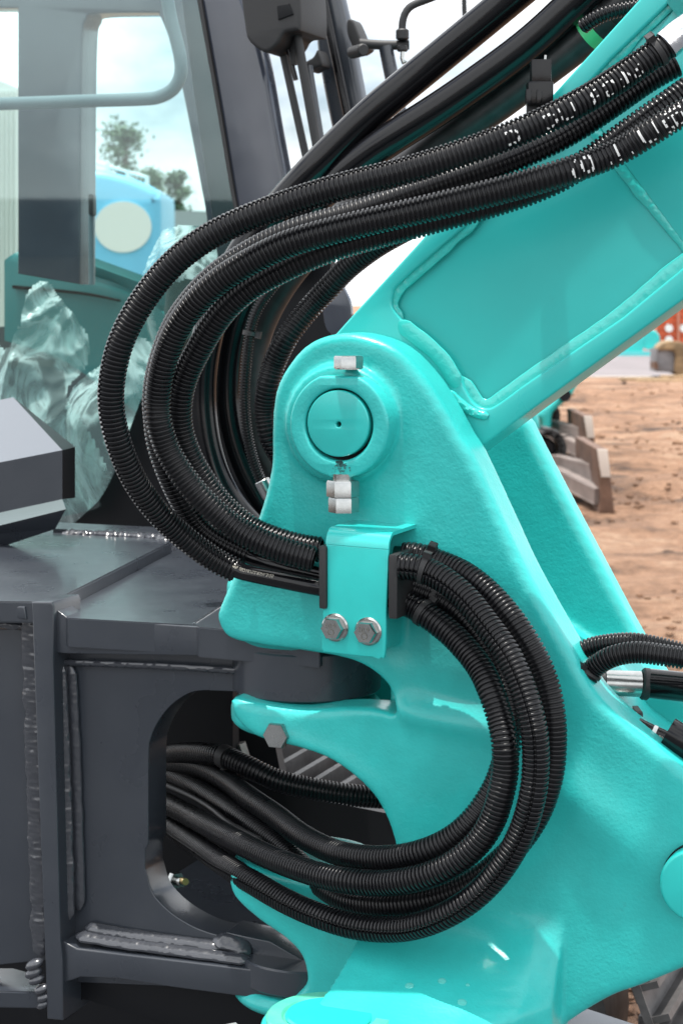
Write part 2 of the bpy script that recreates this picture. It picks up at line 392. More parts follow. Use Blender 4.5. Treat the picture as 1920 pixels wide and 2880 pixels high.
# ================================================================== SETTING
def ground_mat():
    m = bpy.data.materials.new('brown_yard_earth'); m.use_nodes = True; nt = m.node_tree; b = nt.nodes['Principled BSDF']
    tc = N(nt, 'ShaderNodeTexCoord')
    def nz(sc, det, ro=.6, scl=(1, 1, 1)):
        mpn = N(nt, 'ShaderNodeMapping'); mpn.inputs['Scale'].default_value = scl
        n = N(nt, 'ShaderNodeTexNoise'); n.inputs['Scale'].default_value = sc; n.inputs['Detail'].default_value = det; n.inputs['Roughness'].default_value = ro
        nt.links.new(tc.outputs['Object'], mpn.inputs[0]); nt.links.new(mpn.outputs[0], n.inputs['Vector']); return n
    n = nz(.9, 14, .72, (.8, 1.1, 1))
    rp = N(nt, 'ShaderNodeValToRGB'); e = rp.color_ramp.elements
    e[0].position = .38; e[0].color = (.075, .046, .032, 1); e[1].position = .53; e[1].color = (.37, .21, .125, 1)
    x = e.new(.46); x.color = (.25, .138, .08, 1); x = e.new(.66); x.color = (.46, .32, .215, 1)
    nt.links.new(n.outputs['Fac'], rp.inputs[0])
    n3 = nz(14, 8, .75); r3 = N(nt, 'ShaderNodeValToRGB'); r3.color_ramp.elements[0].position = .36; r3.color_ramp.elements[1].position = .60
    r3.color_ramp.elements[0].color = (.6, .56, .53, 1); r3.color_ramp.elements[1].color = (1, 1, 1, 1); nt.links.new(n3.outputs['Fac'], r3.inputs[0])
    mu = N(nt, 'ShaderNodeMix', data_type='RGBA', blend_type='MULTIPLY'); mu.inputs[0].default_value = 1
    nt.links.new(rp.outputs[0], mu.inputs[6]); nt.links.new(r3.outputs[0], mu.inputs[7]); nt.links.new(mu.outputs[2], b.inputs['Base Color']); b.inputs['Roughness'].default_value = .95
    n2 = nz(22, 10, .7)
    bp = N(nt, 'ShaderNodeBump'); bp.inputs['Distance'].default_value = .06; nt.links.new(n2.outputs['Fac'], bp.inputs['Height']); nt.links.new(bp.outputs[0], b.inputs['Normal'])
    return m
# earth: fine rutted grid in view, big sheet to the horizon
def ground():
    V, F_ = [], []; nx, ny = 150, 190
    xs = np.linspace(-6, 14, nx); ys = 2.0*(36/2.0)**(np.linspace(0, 1, ny))
    for y in ys:
        for x in xs:
            h = .09*noise.noise(Vector((x*.5, y*1.1, 0))) + .045*noise.noise(Vector((x*1.7, y*3.2, 4))) + .02*noise.noise(Vector((x*6, y*6, 9)))
            e = min(1, (36-y)/6)*min(1, (x+6)/2, (14-x)/2)*min(1, (y-2)/.8); V.append((x, y, h*max(0, e)))
    for j in range(ny-1):
        for i in range(nx-1): a = j*nx+i; F_.append((a, a+1, a+nx+1, a+nx))
    s = len(V)
    for (x0, x1, y0, y1) in ((-600, -6, -200, 900), (14, 600, -200, 900), (-6, 14, -200, 2), (-6, 14, 36, 900)):
        k = len(V); V.extend([(x0, y0, 0), (x1, y0, 0), (x1, y1, 0), (x0, y1, 0)]); F_.append((k, k+1, k+2, k+3))
    return mesh(V, F_)
GM = ground_mat(); tag(link('ground', ground(), GM, smooth=60), kind='structure')
def clods():
    V, F_ = [], []; rr = random.Random(5)
    ico = bmesh.new(); bmesh.ops.create_icosphere(ico, subdivisions=1, radius=1); iv = [v.co.copy() for v in ico.verts]; fi = [tuple(v.index for v in f.verts) for f in ico.faces]; ico.free()
    for k in range(3000):
        Y = 3.2*(34/3.2)**rr.random(); x = rr.uniform(.09, .26)*Y*rr.choice((1, 1, 1, -1)); 
        if noise.noise(Vector((x*.9, Y*.6, 2))) < rr.uniform(-.5, .35): continue
        s_ = rr.uniform(.004, .015)*(1+Y*.05)*(2.2 if rr.random() < .05 else 1); n0 = len(V); q = Vector((rr.random(), rr.random(), rr.random()))*9
        z = .09*noise.noise(Vector((x*.5, Y*1.1, 0))) + .045*noise.noise(Vector((x*1.7, Y*3.2, 4)))
        for c_ in iv: f = 1+.5*noise.noise(c_*1.3+q); V.append((x+c_.x*s_*f*1.3, Y+c_.y*s_*f, z+.01+c_.z*s_*f*.6))
        F_ += [tuple(n0+i for i in f) for f in fi]
    return mesh(V, F_)
tag(link('soil_clods', clods(), GM, smooth=None), 'loose clods and small stones scattered over the brown earth yard', 'soil', kind='stuff')
ASPH = mat('grey_mauve_asphalt', (.17, .15, .155), .85, bumps=((40, .4, .01),), colvar=.12, colscale=.4)
yr = 1.5*FPX
tag(link('asphalt_road', mesh([(-200, 37.5, .012), (200, 37.5, .012), (200, 95, .012), (-200, 95, .012)], [(0, 1, 2, 3)]), ASPH, smooth=None), kind='structure')
tag(link('bounce_blocker', mesh([(-40, -40, .07), (30, -40, .07), (30, 2.4, .07), (.55, 2.6, .07), (.5, 9, .07), (-40, 9, .07)], [(0, 1, 2, 3, 4, 5)]), mat('bounce_blocker_dark', (.055, .058, .065), .8, bumps=((60, .4, .01),), colvar=.15, colscale=2), smooth=None), kind='structure')  # added dark sheet, kept out of view, cuts warm ground bounce under the machine
tag(link('road_edge_line', mesh([(-200, 37.1, .016), (200, 37.1, .016), (200, 37.5, .016), (-200, 37.5, .016)], [(0, 1, 2, 3)]), mat('pale_kerb_concrete', (.48, .42, .36), .8), smooth=None), kind='structure')

# ================================================================== SWING BRACKET (teal casting)
SB = thing('swing_bracket', 'large teal cast swing bracket carrying the round boom pin, in the middle of the photo', 'machine part', MF.W(0, .15, 0))
v = 1.2245
def vv(L): return [(p[0]*v, p[1]*v, *p[2:]) for p in L]
front = vv([(628, 985), (636, 900), (668, 835), (718, 785), (785, 765), (850, 772), (915, 800), (975, 860), (1022, 930), (1060, 1000), (1088, 1045), (1150, 1180),
    (1205, 1300), (1260, 1400), (1310, 1488), (1360, 1575), (1420, 1640), (1500, 1703), (1568, 1760), (1680, 1850), (1800, 1980), (1820, 2060), (1760, 2140), (1568, 2222), (1470, 2262), (1400, 2288), (1300, 2350), (1180, 2450),
    (900, 2500), (690, 2500), (640, 2440), (636, 2370), (668, 2300), (702, 2262), (707, 2235), (694, 2190), (655, 2150), (600, 2112), (548, 2065), (531, 2030), (535, 2000), (570, 1990), (700, 2010), (840, 2020), (905, 2000),
    (911, 1960), (905, 1925), (890, 1880), (860, 1822), (815, 1775), (760, 1738), (700, 1716), (640, 1702), (590, 1688), (552, 1655), (536, 1622), (540, 1600), (600, 1612), (700, 1626), (800, 1622), (875, 1625), (915, 1638),
    (922, 1642), (914, 1605), (893, 1568), (860, 1540), (812, 1516), (740, 1500), (640, 1486), (545, 1470), (514, 1447), (503, 1412), (514, 1378), (533, 1335), (562, 1270), (592, 1198), (614, 1130), (627, 1060)])
rear = vv([(1085, 1045), (1150, 985), (1195, 956, 's'), (1212, 968), (1228, 1000), (1300, 1140), (1400, 1330), (1478, 1475), (1560, 1600), (1680, 1760), (1800, 1900), (1800, 2100), (1300, 2100), (1100, 1700)])
cast = [plate(MF, [cr(front, 4)], .03, .095, .010, wp=.04)]
cast += [plate(MF, [vv([(820, 1490), (1000, 1490), (1000, 1670), (820, 1670)])], .228, .31, .004, wp=.228), plate(MF, [vv([(893, 1490), (1000, 1490), (1000, 1670), (893, 1670)])], .10, .25, .004, wp=.10)]
cast.append(plate(MF, [cr(rear, 4)], .30, .345, .010, wp=.31))
# cross web between the cheeks
cast.append(plate(MF, [vv([(1150, 1560), (1320, 1560), (1420, 1690), (1568, 1800), (1800, 1990), (1760, 2130), (1500, 2230), (1300, 2330), (1000, 2330), (950, 2100), (960, 1800)])], .05, .34, .006, wp=.05))
cast.append(plate(MF, [vv([(1000, 1470), (1120, 1480), (1230, 1560), (1310, 1660), (1200, 1900), (1000, 1900), (940, 1500)])], .05, .34, .006, wp=.05))
# lugs round the vertical swing pin
AX = MF.uz(862, 1900, .135)[0]
def zpx(x, y, w_): return MF.uz(x, y, w_)[1]
def lug(y0, y1, r, ww=.135):
    z1, z0 = zpx(800, y0, .05), zpx(800, y1, .05)
    return cyl(MF.W(AX, ww, z0), MF.W(AX, ww, z1), r, n=48, bev=.008)
cast.append(lug(1345*v, 1494*v, .094))
cast.append(lug(1632*v, 1700*v, .090))
cast.append(lug(2010*v, 2105*v, .090))
cast.append(lug(2302*v, 2345*v, .090))
# pad under the hose clamp
cast.append(plate(MF, [vv([(752, 1400), (885, 1408), (880, 1500), (750, 1494)])], -.03, .05, .004, wp=-.03))
# lower knuckle: shelf towards the viewer and vertical boss
zk = pz(925, 2859, 0)   # placeholder ray
KC = py(925, 2862, 1.86); kz = KC.z
ku = (KC-O).dot(MF.U); kw = (KC-O).dot(MF.D)
def uzprism(poly_wz, u0, u1, poly2=None):
    V = [MF.W(u0, a, z) for a, z in poly_wz] + [MF.W(u1, a, z) for a, z in (poly2 or poly_wz)]; n = len(poly_wz)
    F_ = [tuple(range(n)), tuple(reversed(range(n, 2*n)))] + [(i, (i+1) % n, n+(i+1) % n, n+i) for i in range(n)]
    me = mesh(V, F_); b = bmesh.new(); b.from_mesh(me); bmesh.ops.recalc_face_normals(b, faces=b.faces); b.to_mesh(me); b.free(); return me
def ramp(wt, zl, zh, zbot, n=14):
    pr = [(.06, zh)] + [(.031 + (wt-.031)*(1-t)**2.3, zl+(zh-zl)*t) for t in np.linspace(1, 0, n)]
    return pr + [(wt, zbot), (.06, zbot)]
cast.append(uzprism(ramp(kw-.025, kz-.004, kz+.085, kz-.12), ku-.02, ku+.08))
for (ua, ta, ub, tb) in ((.079, 0, .13, .22), (.129, .22, .18, .55), (.179, .55, .205, .8)):
    f = lambda t: ramp((kw-.025)*(1-t)+.033*t, kz-.004, kz+.085+.03*t, kz-.12+.08*t)
    cast.append(uzprism(f(ta), ku+ua, ku+ub, f(tb)))
cast.append(cyl(MF.W(ku, kw, kz-.12), MF.W(ku, kw, kz), .072, n=48, bev=.006))
cast.append(cyl(MF.W(ku+.03, kw+.05, kz-.11), MF.W(ku+.03, kw+.05, kz-.006), .085, n=48, bev=.01))
# raised collar on the head and blister for the side pin
for (px_, py_, rr, wa) in ((955, 1194, .066, .016),):
    cu, cz = MF.uz(px_, py_, .02)
    cast.append(plate_uz(MF, [circ(cu, cz, rr, n=64)], wa, .05, .006))
su, sz = MF.uz(1972, 2474, .03)
cj = join(cast)
co = bpy.data.objects.new('t', cj); COL.objects.link(co)
md = co.modifiers.new('r', 'REMESH'); md.mode = 'VOXEL'; md.voxel_size = .0036
md = co.modifiers.new('s', 'SMOOTH'); md.factor = .5; md.iterations = 6
cm = bpy.data.meshes.new_from_object(co.evaluated_get(C.evaluated_depsgraph_get())); bpy.data.objects.remove(co)
# cast relief: soft swells and dents towards the viewer
nV = len(cm.vertices); a = np.empty(nV*3, np.float32); cm.vertices.foreach_get('co', a); a = a.reshape(-1, 3)
Oa = np.array(O); Ua = np.array(MF.U); Da = np.array(MF.D)
uu = (a-Oa)@Ua; ww = (a-Oa)@Da; zz = a[:, 2]
def G(px_, py_, su_, sz_, rot=0):
    cu, cz = MF.uz(px_, py_, .03); x = uu-cu; y = zz-cz; c_, s_ = math.cos(rot), math.sin(rot)
    return np.exp(-((x*c_+y*s_)/su_)**2-((-x*s_+y*c_)/sz_)**2)
fr = (ww < .09)
disp = (-.010*G(1200, 2010, .09, .016, -.15) + .006*G(1230, 1960, .08, .02, -.1) - .005*G(1180, 2160, .06, .06) + .006*G(1260, 2290, .09, .07)
        - .008*G(1110, 1900, .02, .05, .5) - .008*G(1640, 2260, .10, .03, -.7)
        + .004*G(1350, 1620, .06, .12, .4) - .006*G(900, 2140, .08, .018, -.35))
a += (Da[None, :]*(disp*fr)[:, None]).astype(np.float32)
cm.vertices.foreach_set('co', a.ravel()); cm.update(); cm.materials.clear()
casting = link('casting_body', cm, TEAL, SB, smooth=75)
# boss ring, pin
cu, cz = MF.uz(955, 1194, 0)
# in the plane of the plate circles are true circles; ring has a flat cut on top
ring_o = []
for i in range(96):
    t = 2*math.pi*i/96; r_ = .0575; x, z = r_*math.cos(t), r_*math.sin(t)
    z = min(z, .0535); ring_o.append((cu+x, cz+z-.001))
link('boss_ring', plate_uz(MF, [ring_o, circ(cu, cz, .0392, n=64)], -.004, .03, .0035), TEAL, SB)
link('pin_gap', plate_uz(MF, [circ(cu, cz, .0395, n=48)], .010, .02), DARK, SB)
pin = link('pivot_pin', plate_uz(MF, [circ(cu-.0006, cz+.0012, .0362, n=64), circ(cu, cz+.0005, .0028, n=16)], -.004, .0098, .0018), TEALB, SB)
link('grease_hole', plate_uz(MF, [circ(cu, cz, .0036, n=16)], .0065, .0095), DARK, pin)
# grease stain runs under the ring
STAIN = mat('dark_grease', (.02, .10, .10), .5)
V, F_ = [], []
for k in range(150):
    t = rnd.random()**1.5; x = 955+rnd.gauss(0, 5+16*t); y = 1298+48*t; s_ = rnd.uniform(.8, 3.2)*(1.2-t)
    pts = [MF.P(x+s_*math.cos(q)*rnd.uniform(.6, 1.2), y+s_*1.3*math.sin(q)*rnd.uniform(.6, 1.2), -.0046) for q in (0, 1.2, 2.4, 3.6, 4.9)]
    n0 = len(V); V += pts; F_.append(tuple(range(n0, n0+5)))
st = link('grease_stain', mesh(V, F_), STAIN, SB, smooth=None); st['kind'] = 'stuff'
# radial lock bolt: hex head on top, two nuts beneath
up = Vector((0, 0, 1))
def at_v(x, y, w_): return MF.P(x*v, y*v, w_)
link('bolt_head', hexm(at_v(800, 846, .004), up, .0158, .0135), ZINC, SB)
link('bolt_washer', cyl(at_v(800, 848, .004), at_v(800, 845, .004), .0150, n=24), ZINC, SB)
link('bolt_shank', cyl(at_v(787, 1112, .002), at_v(787, 1088, .002), .011, n=20), ZINC, SB)
link('lock_nut', hexm(at_v(787, 1140, -.002), up, .0178, .0175), ZINC, SB)
link('lock_nut', hexm(at_v(789, 1176, -.002), up, .0166, .0165), ZINC, SB)
# side pin at the right edge, lug bolt, knuckle pin, knuckle ring
nrm = -MF.D
link('side_pin', plate_uz(MF, [circ(su, sz, .0395, n=64)], .004, .05, .004), TEALB, SB)
link('side_pin_gap', plate_uz(MF, [circ(su, sz, .0408, n=64)], .022, .0305, .0), DARK, SB)
def bolt(name, c, axis, r, h, parent, fl=0, frr=0, mark=None):
    b = link(name, hexm(c, axis, r, h, fl, frr), ZINC, parent, smooth=30)
    if mark:
        q = axis.to_track_quat('Z', 'Y'); V, T = textgeo(mark, r*.62)
        V = V - (V.max(0)+V.min(0))/2; ups = Vector((0, 0, 1)); side = ups.cross(axis).normalized()
        me = mesh([c + axis*(h+fl+.0004) + side*x + ups*(y+r*.28) for x, y in V], [tuple(t) for t in T.tolist()])
        link('grade_marking', me, mat_mark, b, smooth=None)
        rg = mesh([c + axis*(h+fl+.0004) + side*(rr*math.cos(t)) + ups*(rr*math.sin(t)-r*.28) for rr in (r*.30, r*.23) for t in np.linspace(0, 2*math.pi, 16, endpoint=False)],
                  [(i, (i+1) % 16, 16+(i+1) % 16, 16+i) for i in range(16)])
        link('maker_ring', rg, mat_mark, b, smooth=None)
    return b
mat_mark = mat('stamped_mark', (.20, .19, .17), .5, metal=.8)
lb = bolt('lug_bolt', at_v(641, 1686, .034), nrm, .0158, .012, SB)
kp = link('knuckle_pin', cyl(MF.W(ku, kw, kz-.01), MF.W(ku, kw, kz+.005), .046, n=64, bev=.002), TEALB, SB)
KRING = mat('stained_teal_paint', (.05, .47, .36), .4, coat=.3, col2=(.11, .50, .34), colvar=.1, colscale=18, bumps=((150, .4, .001),))
link('knuckle_ring', lathe(MF.W(ku, kw, kz-.004), Vector((0, 0, 1)).to_track_quat('Z', 'Y'), [(.0, .0), (.066, 0), (.066, .0055), (.064, .0075), (.050, .0075), (.0475, .005), (0, .005)], 64), KRING, SB)
kb = cyl(KC + Vector((-.095, -.02, -.055)), KC + Vector((-.075, -.05, -.02)), .011, n=20)
bolt('lower_bolt', KC + Vector((-.105, .03, -.035)), Vector((.3, -.6, .75)).normalized(), .014, .012, SB)
# dried water drops on the sunlit shelf
WET = mat('water_drop', (.10, .52, .47), .04, coat=1)
ms = []
for k in range(18):
    uu_, wq = ku+rnd.uniform(-.05, .13), kw+rnd.uniform(-.06, .10)
    hit = cm and None
    ms.append((uu_, wq, rnd.uniform(.0012, .0055)))
dgx = C.evaluated_depsgraph_get(); bb = []
for uu_, wq, rr_ in ms:
    ok, loc, nn, _ = casting.ray_cast(MF.W(uu_, wq, kz+.06), Vector((0, 0, -1)))
    if ok and (Vector((loc.x-KC.x, loc.y-KC.y)).length > .05):
        q = nn.to_track_quat('Z', 'Y'); bb.append(lathe(loc, q, [(0, 0), (rr_, -.0004), (rr_*.92, .0005), (rr_*.5, .0009), (0, .001)], 12))
wd_ = link('water_drops', join(bb), WET, SB); wd_['kind'] = 'stuff'
# ---- hose clamp
CL = link('hose_clamp', join([
    plate(MF, [cr([(916, 1530, 's'), (1092, 1545, 's'), (1086, 1700, 's'), (1082, 1838), (1070, 1850), (1056, 1850), (920, 1835), (908, 1830), (904, 1818), (908, 1700, 's')], 4)], -.052, -.047, .0012, wp=-.052)]), TEALB, SB)
# folded top of the clamp: rounded bend then back towards the casting
def bend():
    xl, xr, yt, w0 = 916, 1092, 1530, -.052
    ul, zl = MF.uz(xl, yt, w0); ur, zr_ = MF.uz(xr, 1545, w0); r_ = .017; V, F_ = [], []; th = .004
    pr = [(w0, 0)] + [(w0 + r_ - r_*math.cos(t), r_*math.sin(t)) for t in np.linspace(0, math.pi/2, 9)] + [(.034, r_)]
    pi_ = [(w0+th, 0)] + [(w0 + r_ - (r_-th)*math.cos(t), (r_-th)*math.sin(t)) for t in np.linspace(0, math.pi/2, 9)] + [(.034, r_-th)]
    for (u_, z_) in ((ul, zl), (ur, zr_)):
        for a_, b_ in pr: V.append(MF.W(u_, a_, z_+b_))
        for a_, b_ in pi_: V.append(MF.W(u_, a_, z_+b_))
    n = len(pr); m_ = 2*n
    for i in range(n-1):
        F_ += [(i, i+1, m_+i+1, m_+i), (n+i+1, n+i, m_+n+i, m_+n+i+1), (i+1, i, n+i, n+i+1), (m_+i, m_+i+1, m_+n+i+1, m_+n+i)]
    me = mesh(V, F_); b = bmesh.new(); b.from_mesh(me); bmesh.ops.recalc_face_normals(b, faces=b.faces); b.to_mesh(me); b.free(); return me
link('clamp_top', bend(), TEALB, CL)
def pad(xc, yt, yb, w0, w1, th):
    """rubber grommet plate: thin across u, wide in depth"""
    u_, z1 = MF.uz(xc, yt, w0); z0 = MF.uz(xc, yb, w0)[1]
    c_ = MF.W(u_, (w0+w1)/2, (z0+z1)/2)
    return box(c_, MF.U*th, MF.D*((w1-w0)/2), Vector((0, 0, (z1-z0)/2)), .004)
link('rubber_pad', pad(906, 1535, 1714, -.056, .028, .0045), RUBM, CL)
link('rubber_pad', pad(1104, 1560, 1742, -.056, .028, .0052), RUBM, CL)
bolt('clamp_bolt', at_v(770, 1441, -.052), nrm, .0122, .010, CL, .003, .0152, '10.9')
bolt('clamp_bolt', at_v(846, 1450, -.052), nrm, .0122, .010, CL, .003, .0152, '10.9')

# ================================================================== BOOM
BM = thing('boom', 'teal boom arm rising to the upper right from the round pin, with white-edged weld beads', 'machine part', MF.W(.3, .13, 0))
outl = [(2300, -560, 's'), (1794, 0, 's'), (1194, 663, 's'), (945, 937), (880, 1020), (850, 1150), (900, 1300), (1020, 1380), (1200, 1370), (1328, 1276, 's'), (1480, 1162, 's'), (1920, 842, 's'), (2300, 565, 's')]
web = [(2290, -420, 's'), (1877, 10, 's'), (1717, 165, 's'), (1480, 425, 's'), (1303, 640, 's'), (1130, 790), (1104, 830), (1106, 870), (1150, 918), (1222, 968), (1284, 1047), (1306, 1095), (1332, 1135), (1366, 1149), (1400, 1135), (1468, 1085, 's'), (1749, 893, 's'), (1920, 752, 's'), (2290, 470, 's')]
link('foot_and_flange', plate(MF, [cr(outl, 5), cr(web, 5)], .098, .165, .003), TEALP, BM)
link('web_plate', plate(MF, [cr([(p[0]+0, p[1]) for p in web], 1)], .109, .112, 0, wp=.109), TEALP, BM)
link('patch_plate', plate(MF, [[(1675, 340), (1740, 440), (1925, 690), (2280, 440), (2280, -380), (1890, 30)]], .1055, .110, .001, wp=.1055), TEALP, BM)
def mfb(pts, w_): return [MF.P(x, y, w_) for x, y in pts]
link('weld_bead', bead(mfb([(2000, 690), (1900, 762), (1740, 898), (1600, 995), (1468, 1088), (1400, 1138), (1366, 1152), (1335, 1138), (1310, 1098), (1286, 1062)], .106), .023, .0030, nrm, .004, .05, 1, rip_=.07), TEALW, BM)
link('weld_bead', bead(mfb([(1120, 905), (1160, 940), (1205, 975), (1245, 1015), (1272, 1060), (1285, 1090)], .098), .019, .0026, nrm, .004, .05, 2, rip_=.07), TEALW, BM)
link('weld_bead', bead(mfb([(1480, 430), (1400, 530), (1300, 645), (1200, 735), (1125, 800), (1102, 838), (1104, 872), (1128, 905)], .104), .017, .0035, nrm, .005, .16, 3, rip_=.04), TEALW, BM)
link('weld_bead', bead(mfb([(2000, -100), (1870, 18), (1712, 172), (1560, 340), (1480, 430)], .106), .016, .003, nrm, .005, .16, 4, rip_=.04), TEALW, BM)
link('weld_bead', bead(mfb([(1650, 330), (1700, 410), (1760, 490), (1850, 600), (1925, 690), (2000, 790)], .108), .013, .0035, nrm, .004, .14, 5), TEALW, BM)
link('weld_bead', bead(mfb([(1262, 1100), (1290, 1130), (1330, 1160), (1372, 1172)], .097), .010, .006, nrm, .004, .2, 6), TEALW, BM)

# ================================================================== HOSES
HS = {}
def hose(name, label, cat, pts, r=.0142, seam=None, corr=.0049, bare=None, rb=.0093, group=None, mtl=None, sm=2, end0=None):
    P_ = [py(*p) for p in pts]
    t = thing(name, label, cat, P_[len(P_)//2] - Vector((0, 0, .02)), group)
    A, s = path3(P_, .002, sm)
    if corr: link('corrugated_sleeve', tubem(A, s, r, seam=seam, corr=corr, seg=22), mtl or BLACK, t, smooth=50)
    else: link('hose_tube', tubem(A, s, r, seg=26), mtl or RUB, t, smooth=60)
    HS[label] = (t, A, s)
    return t, A, s
def smooth_tube(name, parent, pts, r, m=RUB, seg=22, sm=1):
    A, s = path3([py(*p) if not isinstance(p, Vector) else p for p in pts], .002, sm)
    o = link(name, tubem(A, s, r, seg=seg), m, parent, smooth=60); return o, A, s
def tie(A, s, at, r, parent, wd=.0042, ref_ang=0.3, name='cable_tie'):
    o = tubem(A, s, r+.0012, max(0, at-wd/2), at+wd/2, seg=28, step=.002)
    P_, T, Nn, B = frames(A, s, np.array([at])); d = Nn[0]*math.cos(ref_ang)+B[0]*math.sin(ref_ang); c_ = P_[0]+d*(r+.003)
    bx = box(Vector(c_), Vector(T[0])*.0038, Vector(d)*.0032, Vector(T[0]).cross(Vector(d))*.0042, .0006)
    link(name, join([o, bx]), RUBM, parent, smooth=40)

GRP = 'corrugated hoses looping from the boom to the bracket clamp'
tA, A1, s1_ = hose('corrugated_hose', 'outermost black corrugated hose of the left loop, its sleeve ending at a bare printed hose', 'hose',
    [(1885, 118, 1.86), (1838, 152, 1.86), (1749, 214, 1.86), (1622, 293, 1.85), (1430, 383, 1.85), (1175, 471, 1.86), (1000, 514, 1.87), (883, 547, 1.88), (755, 590, 1.89), (610, 652, 1.90), (500, 728, 1.91), (415, 825, 1.92), (346, 945, 1.93),
     (316, 1059, 1.94), (314, 1155, 1.95), (336, 1251, 1.96), (376, 1346, 1.98), (430, 1425, 2.0), (500, 1496, 2.02), (596, 1569, 2.03), (668, 1606, 2.03)], seam=R(52), group=GRP)
tB, A2, s2_ = hose('corrugated_hose', 'black corrugated hose mostly hidden under the uppermost one, next to it at the boom', 'hose',
    [(1898, 179, 1.93), (1815, 226, 1.93), (1720, 293, 1.925), (1595, 375, 1.92), (1481, 430, 1.92), (1366, 475, 1.925), (1175, 540, 1.93), (1000, 602, 1.94), (832, 650, 1.95), (700, 712, 1.965), (590, 790, 1.98), (500, 900, 2.0),
     (455, 1010, 2.01), (436, 1110, 2.02), (440, 1187, 2.03), (448, 1251, 2.035), (475, 1330, 2.04), (510, 1405, 2.05), (556, 1479, 2.06), (620, 1527, 2.06), (705, 1566, 2.055)], group=GRP)
tC, A3, s3_ = hose('corrugated_hose', 'black corrugated hose with white paint marks near the right edge, second loop from the left', 'hose',
    [(1960, 292, 1.84), (1898, 328, 1.845), (1835, 367, 1.85), (1739, 426, 1.86), (1643, 464, 1.86), (1548, 496, 1.86), (1430, 529, 1.87), (1239, 577, 1.88), (1048, 621, 1.89), (883, 662, 1.90), (787, 694, 1.91), (704, 735, 1.92), (628, 780, 1.93), (564, 836, 1.94),
     (519, 890, 1.95), (485, 950, 1.96), (456, 1035, 1.97), (444, 1123, 1.98), (447, 1187, 1.98), (467, 1255, 1.985), (502, 1318, 1.985), (545, 1377, 1.985), (596, 1430, 1.985), (659, 1483, 1.985), (723, 1519, 1.98), (800, 1550, 1.975), (885, 1574, 1.97)], group=GRP)
tD, A4, s4_ = hose('corrugated_hose', 'innermost of the big looping black corrugated hoses, running under the painted one', 'hose',
    [(1960, 235, 1.90), (1920, 262, 1.90), (1835, 322, 1.90), (1739, 390, 1.91), (1650, 455, 1.915), (1558, 510, 1.92), (1430, 560, 1.925), (1239, 614, 1.93), (1048, 665, 1.94), (960, 690, 1.945), (873, 722, 1.95), (787, 762, 1.96), (707, 806, 1.97), (643, 859, 1.98), (596, 920, 1.99),
     (562, 978, 2.0), (530, 1040, 2.01), (508, 1110, 2.02), (505, 1187, 2.03), (521, 1251, 2.035), (550, 1315, 2.04), (591, 1378, 2.045), (640, 1435, 2.045), (710, 1490, 2.04), (787, 1521, 2.03), (851, 1538, 2.025), (905, 1546, 2.02)], group=GRP)
# bare hoses emerging from sleeves into the clamp
o_, Ab, sb = smooth_tube('inner_hose', tA, [(610, 1575, 2.03), (668, 1604, 2.025), (723, 1618, 2.01), (797, 1633, 1.995), (883, 1650, 1.985), (915, 1655, 1.985)], .0093)
smooth_tube('inner_hose', tB, [(680, 1555, 2.055), (723, 1574, 2.05), (803, 1596, 2.03), (915, 1622, 2.02)], .0093)
link('printed_lettering', wraptext(Ab, sb, .0093, 'MPa  (ISO18752/BS/6.3/35', .0215, R(-24), .0052, wide=1.02, flip=False), CREAM, tA, smooth=None)
for t_, A_, S_, r0 in ((tA, A1, s1_, 0), ):
    tie(A_, S_, .016, .0142, t_, .006, R(60))
link('painted_marks', wraptext(A1, s1_, .0142, 'S4:GR  UC  JC', .040, R(-12), .022, corr=.0049, wide=1.15, wear=.08, flip=False), WHITE, tA, smooth=None)['kind'] = 'stuff'
link('painted_marks', wraptext(A3, s3_, .0142, '@U .1. 0)', .006, R(0), .027, corr=.0049, wide=1.25, wear=.05, flip=False), WHITE, tC, smooth=None)['kind'] = 'stuff'
link('foil_sleeve', tubem(*path3([py(1872, 128, 1.86), py(1905, 100, 1.86), py(1960, 62, 1.86)], .002, 1), .0150, seg=24), SILVER, tA)

LG = 'corrugated hoses looping from the clamp down into the frame'
def inner_end(t, A, s, m=RUB):
    pass
tR, A5, s5_ = hose('corrugated_hose', 'inner left black corrugated hose of the right loop, with a worn shiny patch below', 'hose',
    [(1118, 1690, 1.955), (1160, 1704, 1.95), (1201, 1731, 1.94), (1250, 1768, 1.93), (1291, 1806, 1.92), (1347, 1874, 1.90), (1381, 1947, 1.88), (1406, 2024, 1.87), (1418, 2088, 1.86), (1420, 2165, 1.86), (1406, 2241, 1.86), (1379, 2318, 1.865), (1329, 2387, 1.87), (1249, 2444, 1.88), (1153, 2475, 1.90), (1057, 2484, 1.93), (975, 2477, 1.95),
     (897, 2461, 1.98), (821, 2436, 2.02), (744, 2405, 2.07), (668, 2366, 2.13), (591, 2325, 2.22), (515, 2284, 2.33), (430, 2240, 2.45)], group=LG)
tQ, A6, s6_ = hose('corrugated_hose', 'front black corrugated hose of the right loop, with a slit seam, lowest at the bottom', 'hose',
    [(1124, 1592, 1.925), (1170, 1597, 1.92), (1215, 1612, 1.915), (1265, 1643, 1.905), (1314, 1687, 1.895), (1368, 1756, 1.88), (1421, 1829, 1.865), (1456, 1902, 1.855), (1483, 1978, 1.845), (1500, 2050, 1.84), (1506, 2120, 1.84), (1504, 2180, 1.84), (1496, 2241, 1.84), (1475, 2318, 1.845), (1440, 2394, 1.85), (1383, 2475, 1.86), (1306, 2544, 1.87), (1210, 2593, 1.89), (1115, 2614, 1.92), (1000, 2607, 1.95),
     (897, 2576, 1.98), (802, 2534, 2.02), (725, 2490, 2.06), (649, 2444, 2.12), (591, 2403, 2.2), (534, 2364, 2.28), (477, 2322, 2.38), (420, 2285, 2.46)], seam=R(8), group=LG)
